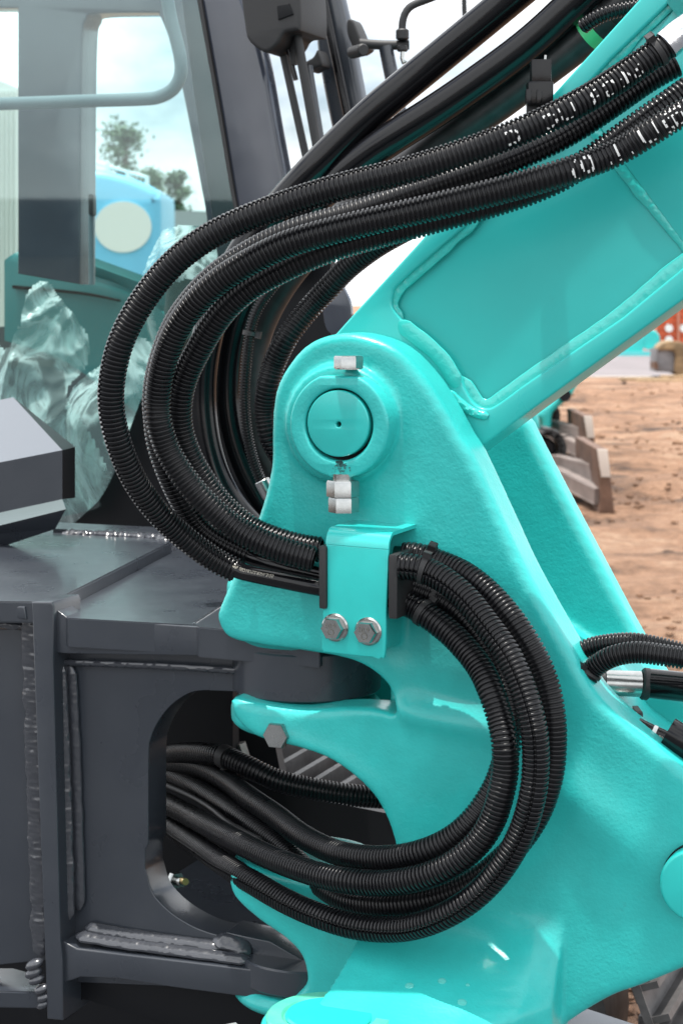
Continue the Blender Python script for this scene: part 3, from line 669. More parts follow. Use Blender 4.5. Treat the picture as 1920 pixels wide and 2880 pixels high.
tP, A7, s7_ = hose('corrugated_hose', 'outer right black corrugated hose of the right loop, passing behind the seamed one', 'hose',
    [(1135, 1562, 1.975), (1176, 1563, 1.97), (1253, 1590, 1.96), (1314, 1620, 1.945), (1376, 1670, 1.93), (1433, 1735, 1.915), (1475, 1796, 1.905), (1513, 1865, 1.90), (1540, 1940, 1.895), (1554, 2024, 1.89), (1555, 2110, 1.89), (1545, 2190, 1.89), (1515, 2280, 1.895), (1465, 2360, 1.90), (1405, 2425, 1.905), (1325, 2485, 1.91), (1230, 2525, 1.925), (1115, 2545, 1.95), (1000, 2538, 1.99),
     (930, 2508, 2.03), (859, 2450, 2.09), (802, 2391, 2.14), (725, 2333, 2.2), (649, 2276, 2.27), (553, 2215, 2.38), (450, 2165, 2.5)], group=LG)
tS, A8, s8_ = hose('corrugated_hose', 'black corrugated hose tucked behind the right loop, topmost of it at the bend', 'hose',
    [(1118, 1650, 1.975), (1157, 1652, 1.97), (1253, 1692, 1.96), (1314, 1748, 1.95), (1368, 1825, 1.935), (1400, 1900, 1.925), (1425, 1980, 1.915), (1430, 2050, 1.91), (1425, 2110, 1.905), (1410, 2170, 1.905), (1388, 2222, 1.905), (1355, 2275, 1.905), (1315, 2322, 1.905), (1265, 2362, 1.91), (1191, 2396, 1.92), (1100, 2414, 1.95), (1000, 2410, 1.99),
     (917, 2387, 2.04), (840, 2345, 2.1), (783, 2299, 2.16), (706, 2247, 2.23), (649, 2203, 2.30), (591, 2169, 2.36), (526, 2150, 2.42), (440, 2150, 2.5)], group=LG)
tT, A9, s9_ = hose('corrugated_hose', 'dark corrugated hose running back through the opening above the others', 'hose',
    [(440, 2130, 2.5), (510, 2118, 2.42), (570, 2118, 2.36), (630, 2127, 2.32), (706, 2161, 2.29), (775, 2194, 2.28), (859, 2215, 2.28), (1000, 2238, 2.28), (1130, 2246, 2.3)], group=LG)
tie(A9, s9_, s9_[-1]*.47, .0142, tT, .012, R(90), 'tape_wrap')
tie(A5, s5_, .032, .0142, tR, .006, R(-110)); tie(A6, s6_, .026, .0142, tQ, .006, R(-75)); tie(A7, s7_, .030, .0142, tP, .006, R(-60)); tie(A8, s8_, .042, .0142, tS, .005, R(-60))
for t_, pts in ((tQ, [(1102, 1590, 1.93), (1135, 1594, 1.925)]), (tP, [(1110, 1560, 1.98), (1150, 1562, 1.975)]), (tR, [(1100, 1684, 1.96), (1130, 1694, 1.955)]), (tS, [(1100, 1648, 1.98), (1140, 1651, 1.975)])):
    smooth_tube('inner_hose', t_, pts, .0098, ZINC if t_ in (tQ, tP) else RUB, sm=0)
# thin wire in the opening
W_, _, _ = smooth_tube('electric_cable', None, [(460, 2205, 2.4), (534, 2238, 2.34), (591, 2272, 2.28), (640, 2312, 2.2), (690, 2340, 2.16), (730, 2362, 2.12)], .0035, RUBM)
tag(W_, 'thin black cable between the hoses inside the opening', 'cable')
# inner hoses behind the loops
tE, AE, sE = hose('corrugated_hose', 'short-radius black corrugated hose curving down just left of the boom pin, behind the loops', 'hose',
    [(1150, 640, 2.2), (1060, 690, 2.22), (978, 752, 2.24), (930, 803, 2.25), (883, 852, 2.26), (838, 905, 2.26), (800, 960, 2.26), (772, 1020, 2.27), (755, 1080, 2.27), (746, 1150, 2.28), (760, 1230, 2.28), (800, 1300, 2.3)], r=.0145)
tF, AF, sF = hose('corrugated_hose', 'thin black corrugated conduit with a cable tie, hanging left of the boom pin', 'hose',
    [(860, 720, 2.2), (800, 770, 2.2), (755, 822, 2.2), (722, 872, 2.2), (705, 924, 2.2), (697, 978, 2.2), (690, 1050, 2.2), (687, 1123, 2.2), (693, 1203, 2.2), (709, 1283, 2.2), (736, 1358, 2.2), (760, 1410, 2.2)], r=.0066, corr=.0035)
tie(AF, sF, sF[-1]*.36, .0075, tF, .005, R(-80))
link('end_fitting', cyl(py(735, 1350, 2.2), py(760, 1398, 2.2), .0095, n=20, bev=.001), ZINC, tF)
SG = 'thick smooth black hoses on top of the boom'
hose('smooth_hose', 'thick smooth black hose standing highest above the boom, outlined against the sky', 'hose',
    [(1700, -240, 2.1), (1560, -110, 2.12), (1430, 0, 2.15), (1303, 105, 2.17), (1175, 210, 2.19), (1048, 315, 2.2), (960, 398, 2.21), (868, 490, 2.22), (770, 600, 2.24), (690, 700, 2.25), (625, 820, 2.26), (585, 940, 2.27), (567, 1070, 2.28), (572, 1200, 2.28), (600, 1320, 2.28), (650, 1420, 2.28), (720, 1500, 2.28)], r=.0195, corr=None, group=SG)
hose('smooth_hose', 'thick smooth black hose, second down from the sky above the boom', 'hose',
    [(1900, -260, 2.06), (1760, -125, 2.08), (1622, 0, 2.1), (1494, 118, 2.12), (1366, 214, 2.14), (1239, 302, 2.16), (1111, 383, 2.18), (1015, 450, 2.2), (900, 548, 2.23), (800, 660, 2.27), (725, 770, 2.3), (665, 900, 2.31), (640, 1040, 2.32), (645, 1187, 2.32), (690, 1330, 2.32), (760, 1450, 2.32)], r=.0195, corr=None, group=SG)
t3, A3b, s3b = hose('smooth_hose', 'dusty black hose lying lowest along the top edge of the boom, with a green label', 'hose',
    [(1930, -170, 2.07), (1800, -40, 2.09), (1690, 66, 2.11), (1600, 142, 2.13), (1494, 222, 2.15), (1400, 292, 2.17), (1303, 358, 2.19), (1200, 428, 2.22), (1100, 500, 2.26), (990, 590, 2.3), (880, 690, 2.34), (790, 800, 2.36), (720, 940, 2.38), (700, 1100, 2.38), (730, 1260, 2.38), (800, 1400, 2.38)], r=.0200, corr=None, group=SG,
    mtl=mat('dusty_black_rubber', (.016, .016, .017), .45, bumps=((90, .4, .0008),), colvar=.4, colscale=60))
link('green_label', tubem(A3b, s3b, .0204, .133, .147, seg=26), GREENT, t3)
tie(A3b, s3b, .118, .0215, t3, .010, R(60))
tH, AH, sH = hose('corrugated_hose', 'slim corrugated conduit tied over the dusty hose near the top right corner', 'hose',
    [(1960, -30, 2.03), (1860, 2, 2.035), (1790, 18, 2.04), (1720, 32, 2.045), (1675, 50, 2.05), (1630, 80, 2.06)], r=.0085, corr=.0042)
# electrical connector standing on the boom
EC = thing('electrical_connector', 'black square plug connector standing upright on the boom edge', 'connector', py(1518, 300, 2.0))
def ybox(x0, y0, x1, y1, Y, d, bev=.001):
    a_, b_ = py(x0, y1, Y), py(x1, y0, Y); c_ = (a_+b_)/2 + Vector((0, d/2, 0))
    return box(c_, Vector(((b_.x-a_.x)/2, 0, 0)), Vector((0, d/2, 0)), Vector((0, 0, (b_.z-a_.z)/2)), bev)
link('plug_top', ybox(1494, 166, 1550, 232, 2.0, .02), RUB, EC); link('plug_body', ybox(1484, 228, 1556, 294, 1.995, .026, .002), RUB, EC)
link('latch', ybox(1478, 250, 1494, 292, 1.99, .01), RUB, EC); link('latch', ybox(1508, 252, 1524, 292, 1.99, .01), RUB, EC)
link('bracket', ybox(1480, 290, 1540, 420, 2.005, .012), RUBM, EC)
link('pin', cyl(py(1532, 168, 2.005), py(1533, 155, 2.005), .0012, n=8), ZINC, EC)

# hydraulic parts between the cheeks at the right
tI, _, _ = hose('corrugated_hose', 'rear black corrugated hose arching right between the bracket cheeks', 'hose',
    [(1590, 1880, 1.98), (1610, 1850, 1.98), (1650, 1822, 1.98), (1720, 1808, 1.97), (1790, 1806, 1.96), (1870, 1822, 1.95), (1990, 1852, 1.94)], r=.0105, corr=.0040)
tJ, AJ, sJ = hose('corrugated_hose', 'front black corrugated hose arching right above the steel rod', 'hose',
    [(1650, 1905, 1.95), (1668, 1880, 1.95), (1710, 1850, 1.94), (1780, 1834, 1.93), (1860, 1842, 1.92), (1990, 1862, 1.91)], r=.0118, corr=.0040)
tie(AJ, sJ, .006, .0118, tJ, .006, R(-60))
HC = thing('hydraulic_cylinder', 'black hydraulic cylinder with a bright zinc end sleeve between the bracket cheeks', 'cylinder', py(1800, 1925, 2.0))
Yc = 2.02
link('zinc_sleeve', cyl(py(1698, 1920, Yc), py(1802, 1924, Yc), .0145*1.0, n=40, bev=.0008), ZINC, HC)
link('seal_ring', cyl(py(1684, 1920, Yc), py(1699, 1920, Yc), .0165, n=32, bev=.001), RUBM, HC)
link('seal_ring', cyl(py(1802, 1922, Yc), py(1826, 1925, Yc), .0180, n=32, bev=.002), RUBM, HC)
link('barrel', cyl(py(1826, 1922, Yc), py(2050, 1945, Yc-.05), .0165, n=40, bev=.001), RUB, HC)
FT = thing('hose_fitting', 'zinc block fitting with a short black hose marked 20 behind the cheek edge', 'fitting', py(1800, 2030, 2.0))
link('block', ybox(1740, 2005, 1792, 2060, 1.97, .03), ZINC, FT); link('collar', ybox(1790, 2004, 1807, 2040, 1.965, .035), RUBM, FT)
o_, Aq, sq = smooth_tube('short_hose', FT, [(1790, 2040, 1.95), (1830, 2060, 1.945), (1880, 2082, 1.94), (1950, 2115, 1.93)], .0088)
link('white_band', tubem(Aq, sq, .0092, .017, .0215, seg=24), WHITE, FT)
link('printed_lettering', wraptext(Aq, sq, .0088, '20', .025, R(0), .006), CREAM, FT, smooth=None)
smooth_tube('hose_cover', FT, [(1876, 2058, 1.93), (1920, 2085, 1.925), (2000, 2140, 1.92)], .0165, RUB)
# teal link between the cheeks seen beneath the cylinder
lk = link('cylinder_eye', plate(MF, [cr([(1650, 1900), (1800, 1935), (1990, 1980), (2100, 2200), (1900, 2300), (1700, 2120)], 5)], .20, .26, .012), TEALP, SB)

# ================================================================== MAIN FRAME (dark grey)
FM = thing('excavator_chassis', 'dark grey welded front frame of the excavator with a round-cornered hose opening', 'machine frame', MF.W(-.2, .3, 0))
wf = .065
zt = zpx(450, 1752, wf)                    # top of the lower-right top plate
zb_ = zpx(450, 1836, wf)                   # underside of the top flange
# top plate (lower right)
def slab(pts, z0, z1, bev=.002):
    F = [(q.x, q.y) for q in [pz(x, y, z1) for x, y in pts]]
    V = [(x, y, z0) for x, y in F] + [(x, y, z1) for x, y in F]; n = len(F)
    b = bmesh.new(); vs_ = [b.verts.new(q) for q in V]; b.faces.new(vs_[:n]); b.faces.new(vs_[n:])
    for i in range(n): b.faces.new((vs_[i], vs_[(i+1) % n], vs_[n+(i+1) % n], vs_[n+i]))
    bmesh.ops.recalc_face_normals(b, faces=b.faces)
    if bev: bmesh.ops.bevel(b, geom=list(b.edges), offset=bev, segments=2, affect='EDGES')
    me = bpy.data.meshes.new('s'); b.to_mesh(me); b.free(); return me
link('top_plate', slab([(150, 1706), (191, 1738), (550, 1758), (560, 1764), (640, 1771), (900, 1792), (1010, 1700), (960, 1560), (800, 1500), (455, 1490)], zb_, zt, .0012), GREY, FM)
zu = zpx(118, 1690, wf)
link('upper_plate', slab([(-120, 1690), (88, 1692), (146, 1693), (482, 1524), (456, 1486), (190, 1476), (-120, 1560)], zt-.01, zu, .002), GREY, FM)
link('raised_lip', slab([(150, 1487), (470, 1500), (458, 1483), (150, 1468)], zu-.02, zu+.006, .001), GREY, FM)
def wz(pts, z): return [pz(x, y, z) for x, y in pts]
link('weld_bead', bead(wz([(175, 1500), (300, 1505), (440, 1513), (470, 1520)], zu), .022, .010, (0, -.3, 1), .006, .15, 11), GREYW, FM)
link('weld_bead', bead(wz([(160, 1706), (240, 1668), (340, 1618), (430, 1572), (500, 1538)], zt), .016, .007, (0, -.3, 1), .006, .12, 12), GREYW, FM)
seamg = link('plate_seam', bead(wz([(545, 1754), (620, 1705), (700, 1650)], zt), .005, .0015, (0, 0, 1), .02, .05, 13), GREYW, FM)
# bearing boss under the flange round the swing pin
z1_, z0_ = zpx(860, 1846, .05), zpx(862, 1984, .045)
link('upper_bearing_boss', join([cyl(MF.W(AX, .135, z0_), MF.W(AX, .135, z1_), .088, n=64, bev=.002)]), GREY, FM)
link('upper_flange_ear', cyl(MF.W(AX, .135, z1_-.0), MF.W(AX, .135, zt), .084, n=64, bev=.002), GREY, FM)
# side plate with opening
side = [(150, 1800, 's'), (850, 1830, 's'), (850, 1992, 's'), (730, 1975, 's'), (690, 1946, 's'), (575, 1942, 's'), (540, 1947), (508, 1963), (475, 1990), (445, 2030), (425, 2075), (418, 2130), (418, 2371, 's'), (409, 2388, 's'), (408, 2441, 's'), (427, 2505), (452, 2540), (492, 2575), (542, 2605), (585, 2622),
        (620, 2632, 's'), (637, 2622, 's'), (690, 2634, 's'), (760, 2648, 's'), (850, 2700, 's'), (850, 2790, 's'), (150, 2760, 's')]
link('side_plate', plate(MF, [cr(side, 6)], .092, .140, .0015), GREY, FM)
# corner post, upper flange front strip handled by top plate; lower flange
link('corner_post', plate(MF, [[(89, 1693), (147, 1693), (152, 1706), (150, 1850), (170, 2640), (176, 2700), (177, 2870), (133, 2866), (120, 2500)]], .055, .12, .002), GREY, FM)
link('upper_flange', plate(MF, [[(148, 1706), (191, 1738), (560, 1763), (690, 1776), (760, 1784), (760, 1848), (700, 1846), (191, 1838), (150, 1835)]], .0635, .100, .0012), GREY, FM)
low_t = zpx(450, 2700, wf); low_b = zpx(450, 2770, wf)
link('lower_flange', plate(MF, [[(172, 2644), (217, 2668), (350, 2684), (520, 2704), (717, 2728), (880, 2748), (880, 2820), (765, 2811), (660, 2800), (480, 2776), (330, 2752), (228, 2748), (177, 2766)]], .062, .22, .002), GREY, FM)
link('lower_bearing_boss', cyl(MF.W(AX, .135, zpx(860, 2818, .05)), MF.W(AX, .135, zpx(860, 2742, .05)), .084, n=64, bev=.002), GREY, FM)
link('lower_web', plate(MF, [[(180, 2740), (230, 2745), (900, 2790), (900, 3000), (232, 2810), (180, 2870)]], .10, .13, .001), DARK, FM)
# weld beads
F1 = mfb
link('weld_bead', bead(F1([(192, 1868), (205, 2100), (213, 2350), (219, 2560)], .088), .022, .0045, nrm, .007, .10, 21, rip_=.03), GREYW, FM)
link('weld_bead', bead(F1([(164, 1862), (176, 2100), (184, 2350), (190, 2590)], .078), .020, .006, (-.2, -1, 0), .007, .12, 22, rip_=.03), GREYW, FM)
link('weld_bead', bead(F1([(160, 1862), (260, 1866), (420, 1872), (560, 1880), (720, 1890)], .084), .010, .006, (0, -.7, -.7), .006, .10, 23), GREYW, FM)
link('weld_bead', bead(F1([(240, 2606), (330, 2622), (450, 2640), (560, 2654), (622, 2664)], .084), .016, .008, (0, -.5, .8), .006, .06, 24, rip_=.02), GREYW, FM)
link('weld_bead', bead(F1([(215, 2630), (330, 2650), (450, 2666), (560, 2681), (700, 2700)], .074), .017, .007, (0, -.5, .8), .006, .06, 25, rip_=.02), GREYW, FM)
link('weld_bead', bead(F1([(600, 2640), (640, 2648), (680, 2662), (700, 2690)], .085), .020, .004, (0, -.6, .6), .006, .08, 26), GREYW, FM)
# left return panel with its own flanges
link('left_panel', plate(MF, [[(-160, 1770), (75, 1770), (130, 2700), (-160, 2730)]], .085, .10, .001), GREY, FM)
link('left_upper_flange', plate(MF, [[(-160, 1688), (70, 1706), (74, 1742), (-160, 1728)]], .05, .11, .002), GREY, FM)
link('left_lower_flange', slab([(-160, 2722), (40, 2722), (104, 2740), (120, 2790), (0, 2788), (-160, 2800)], zpx(50, 2835, .05), zpx(50, 2788, .05), .002), GREY, FM)
link('weld_bead', bead(F1([(78, 1735), (84, 1800), (88, 1950), (96, 2200), (104, 2450), (112, 2690)], .078), .022, .0045, nrm, .0035, .22, 27, rip_=.14), GREYW, FM)
link('weld_bead', bead(F1([(-60, 1748), (0, 1750), (66, 1758)], .08), .016, .009, (0, -.6, .8), .006, .15, 28), GREYW, FM)
for k, (x, y, s_) in enumerate(((98, 2712, 30), (96, 2735, 30), (104, 2755, 27), (118, 2782, 26), (124, 2805, 24), (122, 2825, 22))):
    c_ = MF.P(x, y, .058); b = bmesh.new(); bmesh.ops.create_icosphere(b, subdivisions=3, radius=s_/FPX*2.1)
    for q in b.verts: q.co = Vector((q.co.x, q.co.y*.7, q.co.z*.55)); q.co.rotate(Matrix.Rotation(R(-25), 4, 'Y')); q.co += c_
    me = bpy.data.meshes.new('w'); b.to_mesh(me); b.free(); link('weld_lump', me, GREYW, FM, smooth=80)
# interior walls behind the opening
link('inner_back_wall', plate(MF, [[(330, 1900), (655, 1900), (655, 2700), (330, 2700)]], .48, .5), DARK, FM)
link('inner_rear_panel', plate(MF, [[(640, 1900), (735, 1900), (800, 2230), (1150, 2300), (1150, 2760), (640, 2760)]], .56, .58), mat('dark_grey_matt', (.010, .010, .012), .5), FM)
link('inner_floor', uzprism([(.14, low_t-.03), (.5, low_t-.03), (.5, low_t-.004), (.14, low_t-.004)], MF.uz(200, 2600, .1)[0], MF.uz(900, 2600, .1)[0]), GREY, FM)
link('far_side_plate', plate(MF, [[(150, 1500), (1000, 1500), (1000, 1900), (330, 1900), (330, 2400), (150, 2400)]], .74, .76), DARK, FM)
link('inner_bar', cyl(py(675, 2090, 2.6), py(705, 2185, 2.6), .009, n=6), STEEL, FM)
# small brass grease nipple
GN = thing('grease_nipple', 'small brass and zinc grease nipple screwed in at the bottom of the opening', 'grease fitting', py(500, 2480, 2.3))
ax_ = (py(560, 2496, 2.28) - py(490, 2474, 2.33)).normalized(); b0 = py(490, 2474, 2.33)
link('hex_body', hexm(b0, ax_, .0115, .010), ZINC, GN); link('stem', cyl(b0+ax_*.009, b0+ax_*.022, .006, n=16), ZINC, GN)
link('tip', cyl(b0+ax_*.02 + Vector((0, 0, .002)), b0+ax_*.03 + Vector((0, -.006, .004)), .0045, n=12), mat('brass', (.7, .5, .2), .3, metal=1), GN)

# ================================================================== UNDERCARRIAGE TRACK
TR = thing('crawler_track', 'steel crawler track behind the bracket, its shoes showing through the hose opening', 'track', MF.W(.3, 1.0, 0))
Rt = .34; zc = .42; u_end = -.12; u_beg = -1.6; wt0, wt1 = .62, .98
def trackpt(s):
    Ls = u_end-u_beg; arc = math.pi*Rt
    if s < Ls: return (u_beg+s, zc+Rt, 0)
    s -= Ls
    if s < arc: a_ = s/Rt; return (u_end+Rt*math.sin(a_), zc+Rt*math.cos(a_), -a_)
    s -= arc
    return (u_end-s, zc-Rt, -math.pi)
pitch = .135; shoe = None; tot = 2*(u_end-u_beg)+math.pi*Rt; nS = int(tot/pitch)-2
for i in range(nS):
    u_, z_, a_ = trackpt(i*pitch)
    if u_ < -1.3: continue
    if shoe is None:
        b = bmesh.new(); bmesh.ops.create_cube(b, size=2, matrix=Matrix.Diagonal((.06, (wt1-wt0)/2, .006, 1)))
        for gx in (-.048, 0, .048): bmesh.ops.create_cube(b, size=2, matrix=Matrix.Translation((gx, 0, .018)) @ Matrix.Diagonal((.005, (wt1-wt0)/2-.004, .013, 1)))
        for gy in (-.06, .06): bmesh.ops.create_cube(b, size=2, matrix=Matrix.Translation((0, gy, -.025)) @ Matrix.Diagonal((.05, .012, .02, 1)))
        shoe = bpy.data.meshes.new('shoe'); b.to_mesh(shoe); b.free(); shoe.materials.append(TRACK)
    o = bpy.data.objects.new('track_shoe', shoe); COL.objects.link(o)
    X = MF.U*math.cos(a_) + Vector((0, 0, math.sin(a_))); Zx = -MF.U*math.sin(a_) + Vector((0, 0, math.cos(a_)))
    M_ = Matrix((X, MF.D, Zx)).transposed().to_4x4(); M_.translation = MF.W(u_, (wt0+wt1)/2, z_)
    o.parent = TR; o.matrix_world = Matrix.Identity(4); o.matrix_parent_inverse = Matrix.Translation(-wloc(TR)); o.matrix_basis = M_
link('track_frame', uzprism([(wt0+.08, .12), (wt0+.08, .58), (wt1-.08, .58), (wt1-.08, .12)], u_beg, u_end+.02), DARK, TR)
link('idler_wheel', cyl(MF.W(u_end, wt0+.1, zc), MF.W(u_end, wt1-.1, zc), .25, n=40, bev=.01), TRACK, TR)
BL = tag(link('dozer_plate', join([slab([(1480, 2935), (1634, 2829), (1800, 2883), (1900, 2990), (1500, 3100)], .60, .62, .003)]), LILAC, None), 'pale grey flat steel plate beneath the bracket at the bottom right', 'steel plate')

# ================================================================== CAB
CB = thing('cab', 'slate grey excavator cab with large window, front pillar and wiper, upper left', 'cab', MF.W(-.6, 1.0, 0))
wc = .95
def cpl(name, loops, w0, w1, m, bev=.002, parent=None):
    return link(name, plate(MF, loops, w0, w1, bev), m, parent or CB)
cpl('front_pillar', [cr([(556, -30, 's'), (676, -30, 's'), (733, 147), (772, 357), (804, 520), (860, 760, 's'), (740, 800, 's'), (690, 700), (660, 574), (612, 287)], 5)], wc-.06, wc-.015, SLATE, .010)
cpl('window_seal', [cr([(548, -30, 's'), (560, -30, 's'), (616, 287), (664, 574), (694, 700, 's'), (684, 700, 's'), (654, 574), (605, 287)], 5)], wc-.065, wc+.01, RUBM, .002)
cpl('rear_frame', [cr([(-140, -140, 's'), (560, -140, 's'), (640, 300, 's'), (712, 900, 's'), (602, 900, 's'), (583, 640), (560, 500), (512, 250), (475, 110), (445, 35, 's'), (268, 38), (242, 55), (232, 100), (228, 300), (225, 800, 's'), (50, 770, 's'), (50, 22, 's'), (-140, 22, 's')], 5)], wc+.75, wc+.82, SLATE, .004)
cpl('far_inner_panel', [[(-200, 935), (250, 900), (700, 900), (700, 1500), (-200, 1500)]], wc+1.55, wc+1.6, mat('cab_inner_grey', (.03, .038, .042), .5), 0)
cpl('inner_pillar', [cr([(505, -40, 's'), (552, -40, 's'), (610, 290), (660, 580), (700, 900, 's'), (632, 900, 's'), (600, 640), (548, 290)], 5)], wc+.02, wc+.05, mat('cab_trim', (.05, .05, .062), .4), .003)
link('grab_bar', smooth_tube('x', None, [MF.P(x, y, wc+.4) for x, y in ((-60, 294), (100, 289), (240, 284), (400, 279), (450, 272), (488, 250), (508, 210), (507, 160), (494, 105), (478, 40), (462, -60))], .0125, PALE)[0].data, None, CB)
bpy.data.objects.remove([o for o in bpy.data.objects if o.name.startswith('x')][0])
link('side_window', plate(MF, [cr([(-150, -100, 's'), (548, -30, 's'), (608, 287), (656, 574), (690, 800, 's'), (560, 1000), (400, 1130), (322, 1322), (280, 1400), (240, 1440), (-150, 1500, 's')], 4)], wc-.03, wc-.025), GLASS, CB)
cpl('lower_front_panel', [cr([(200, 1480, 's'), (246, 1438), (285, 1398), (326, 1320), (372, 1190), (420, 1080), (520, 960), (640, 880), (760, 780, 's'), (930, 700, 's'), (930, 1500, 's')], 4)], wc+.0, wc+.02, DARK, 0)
link('grey_bracket_plate', plate(MF, [cr([(905, 850, 's'), (960, 800, 's'), (985, 860), (980, 920), (940, 940), (915, 920)], 4)], .62, .63, .001), SLATE, CB)
link('wiper_motor_cover', plate(MF, [cr([(672, -40, 's'), (840, -40, 's'), (844, 74), (830, 86), (800, 93), (782, 122), (752, 146), (725, 138), (697, 112, ), (688, 80)], 4)], wc-.16, wc-.05, .006), RUBM, CB)
link('cover_opening', plate(MF, [[(778, 16), (812, 10), (824, 40), (782, 56)]], wc-.163, wc-.15, .001), DARK, CB)
def rod(name, a_, b_, r, m, w_, parent=None): return link(name, cyl(MF.P(*a_, w_), MF.P(*b_, w_), r, n=14), m, parent or CB)
rod('wiper_arm', (786, 105), (868, 475), .0062, RUBM, wc-.1); rod('wiper_arm', (833, 88), (900, 460), .0075, RUBM, wc-.12)
rod('wiper_blade', (798, 92), (832, 225), .004, RUB, wc-.11); rod('wiper_blade', (868, 185), (908, 430), .006, GREY, wc-.05)
link('wiper_joint', box(MF.P(828, 150, wc-.11), MF.U*.005, MF.D*.006, Vector((0, 0, .018)), .003), RUBM, CB)
cpl('right_pillar', [cr([(874, -30, 's'), (950, -30, 's'), (983, 115), (1021, 314), (1060, 480, 's'), (960, 500, 's'), (915, 290), (891, 153), (883, 54)], 4)], wc+.10, wc+.14, GREY, .010)
rod('pillar_trim', (905, -20), (985, 360), .008, RUB, wc+.09)
link('hinge_bracket', plate(MF, [cr([(975, 58), (988, 54), (1000, 75), (1018, 120), (1028, 135), (1000, 150), (985, 120), (975, 90)], 4)], wc+.02, wc+.06, .003), RUBM, CB)
link('pillar_bracket', plate(MF, [cr([(858, 176), (880, 160), (893, 140), (905, 180), (890, 190), (868, 200)], 4)], wc+.04, wc+.08, .003), RUBM, CB)
MS = thing('mirror_stay', 'black bent mirror stay with clamp and drooping hook against the sky', 'mirror stay', py(1130, 130, 3.0))
def yrod(name, pts, r, m=RUBM): o, _, _ = smooth_tube(name, MS, pts, r, m, sm=0); return o
yrod('cross_bar', [(1010, 122, 3.0), (1060, 126, 3.0), (1110, 127, 3.0), (1150, 126, 3.0)], .0075)
yrod('upper_rod', [(1300, -40, 3.0), (1210, -5, 3.0), (1160, 15, 3.0), (1140, 35, 3.0), (1132, 60, 3.0), (1130, 85, 3.0)], .0062)
yrod('down_tube', [(1084, 130, 3.0), (1098, 200, 3.0), (1110, 255, 3.0), (1135, 370, 3.0)], .0115, GREY)
link('clamp_barrel', cyl(py(1131, 112, 2.99), py(1131, 82, 2.99), .0105, n=20, bev=.002), RUBM, MS)
link('clamp_bolt', cyl(py(1131, 145, 2.99), py(1131, 128, 2.99), .009, n=16, bev=.002), RUBM, MS)
yrod('hook', [(1132, 140, 2.99), (1131, 160, 2.99), (1130, 172, 2.99), (1136, 178, 2.99), (1142, 172, 2.99)], .0034, ZINC)
link('pivot_knob', cyl(py(990, 148, 3.02), py(1022, 140, 2.98), .010, n=16, bev=.002), RUBM, MS)
PO = tag(link('thin_pole', cyl(py(1306, 62, 3.4), py(1302, -80, 3.4), .0045, n=12), RUBM), 'thin dark upright pole behind the highest smooth hose', 'pole')

# seat and console inside the cab
ST = thing('operator_seat', 'dark seat under clear plastic wrap inside the cab', 'seat', MF.W(-.5, 1.5, 0))
link('backrest', plate(MF, [cr([(440, 1100), (445, 900), (462, 740), (490, 645), (545, 640), (600, 700), (620, 900), (620, 1150)], 6)], wc+.30, wc+.42, .03), mat('seat_fabric', (.02, .055, .055), .8), ST)
HB = tag(link('engine_cover', plate(MF, [cr([(30, 700, 's'), (143, 742), (221, 776), (330, 815), (430, 900), (520, 1030), (570, 1220, 's'), (480, 1190), (330, 1075), (180, 975), (44, 930, 's'), (44, 704, 's')], 5), ], wc+1.0, wc+1.12, .03),
              mat('teal_cover_paint', (.015, .15, .15), .35, coat=.3)), 'sloping teal machine cover seen through the cab window', 'machine cover')
link('cover_gap', plate(MF, [cr([(35, 802, 's'), (221, 820), (330, 842, 's'), (332, 848, 's'), (221, 828), (35, 812, 's')], 4)], wc+.985, wc+.999, 0), DARK, HB)
def plastic(name, outline, w_, amp, label, seed, bulge=.08, bend_=0):
    """crumpled sheet: grid clipped to the outline with folded relief and real depth"""
    pts = [MF.uz(x, y, w_) for x, y in cr(outline, 5)]
    us = [p[0] for p in pts]; zs = [p[1] for p in pts]; st_ = .0042
    def inside(u_, z_):
        c_ = False; n = len(pts); j = n-1
        for i in range(n):
            if (pts[i][1] > z_) != (pts[j][1] > z_) and u_ < (pts[j][0]-pts[i][0])*(z_-pts[i][1])/(pts[j][1]-pts[i][1]+1e-12)+pts[i][0]: c_ = not c_
            j = i
        return c_
    idx, V, F_ = {}, [], []
    nu = int((max(us)-min(us))/st_); nz_ = int((max(zs)-min(zs))/st_); cu_, cz_ = (max(us)+min(us))/2, (max(zs)+min(zs))/2
    for i in range(nu+1):
        for j in range(nz_+1):
            u_, z_ = min(us)+i*st_, min(zs)+j*st_
            if not inside(u_, z_): continue
            a_ = 1-abs(noise.noise(Vector((u_*7+z_*3, z_*4-u_*2, seed)))*2.2); b_ = 1-abs(noise.noise(Vector((u_*16-z_*7, z_*11, seed+5)))*2)
            q = ((u_-cu_)/(max(us)-min(us)))**2+((z_-cz_)/(max(zs)-min(zs)))**2
            idx[i, j] = len(V); c2_ = 1-abs(noise.noise(Vector((u_*40+z_*9, z_*26, seed+8)))*2); V.append(MF.W(u_+.012*b_, w_-amp*.8*a_-amp*.3*b_-amp*.08*c2_ + bulge*q*4, z_+.012*a_))
    for (i, j), k in idx.items():
        if (i+1, j) in idx and (i, j+1) in idx and (i+1, j+1) in idx: F_.append((k, idx[i+1, j], idx[i+1, j+1], idx[i, j+1]))
    me = mesh(V, F_); o = link(name, me, PLASTIC, None, smooth=80)
    return tag(o, label, 'plastic sheet')
plastic('plastic_wrap', [(-80, 960), (-20, 980), (40, 960), (60, 905), (52, 850), (75, 800), (110, 815), (150, 860), (185, 900), (222, 960), (215, 1040), (180, 1110), (240, 1240), (250, 1470), (-80, 1470)], wc+.12, .05, 'crumpled clear plastic wrap heaped at the lower left behind the cab window', 1)
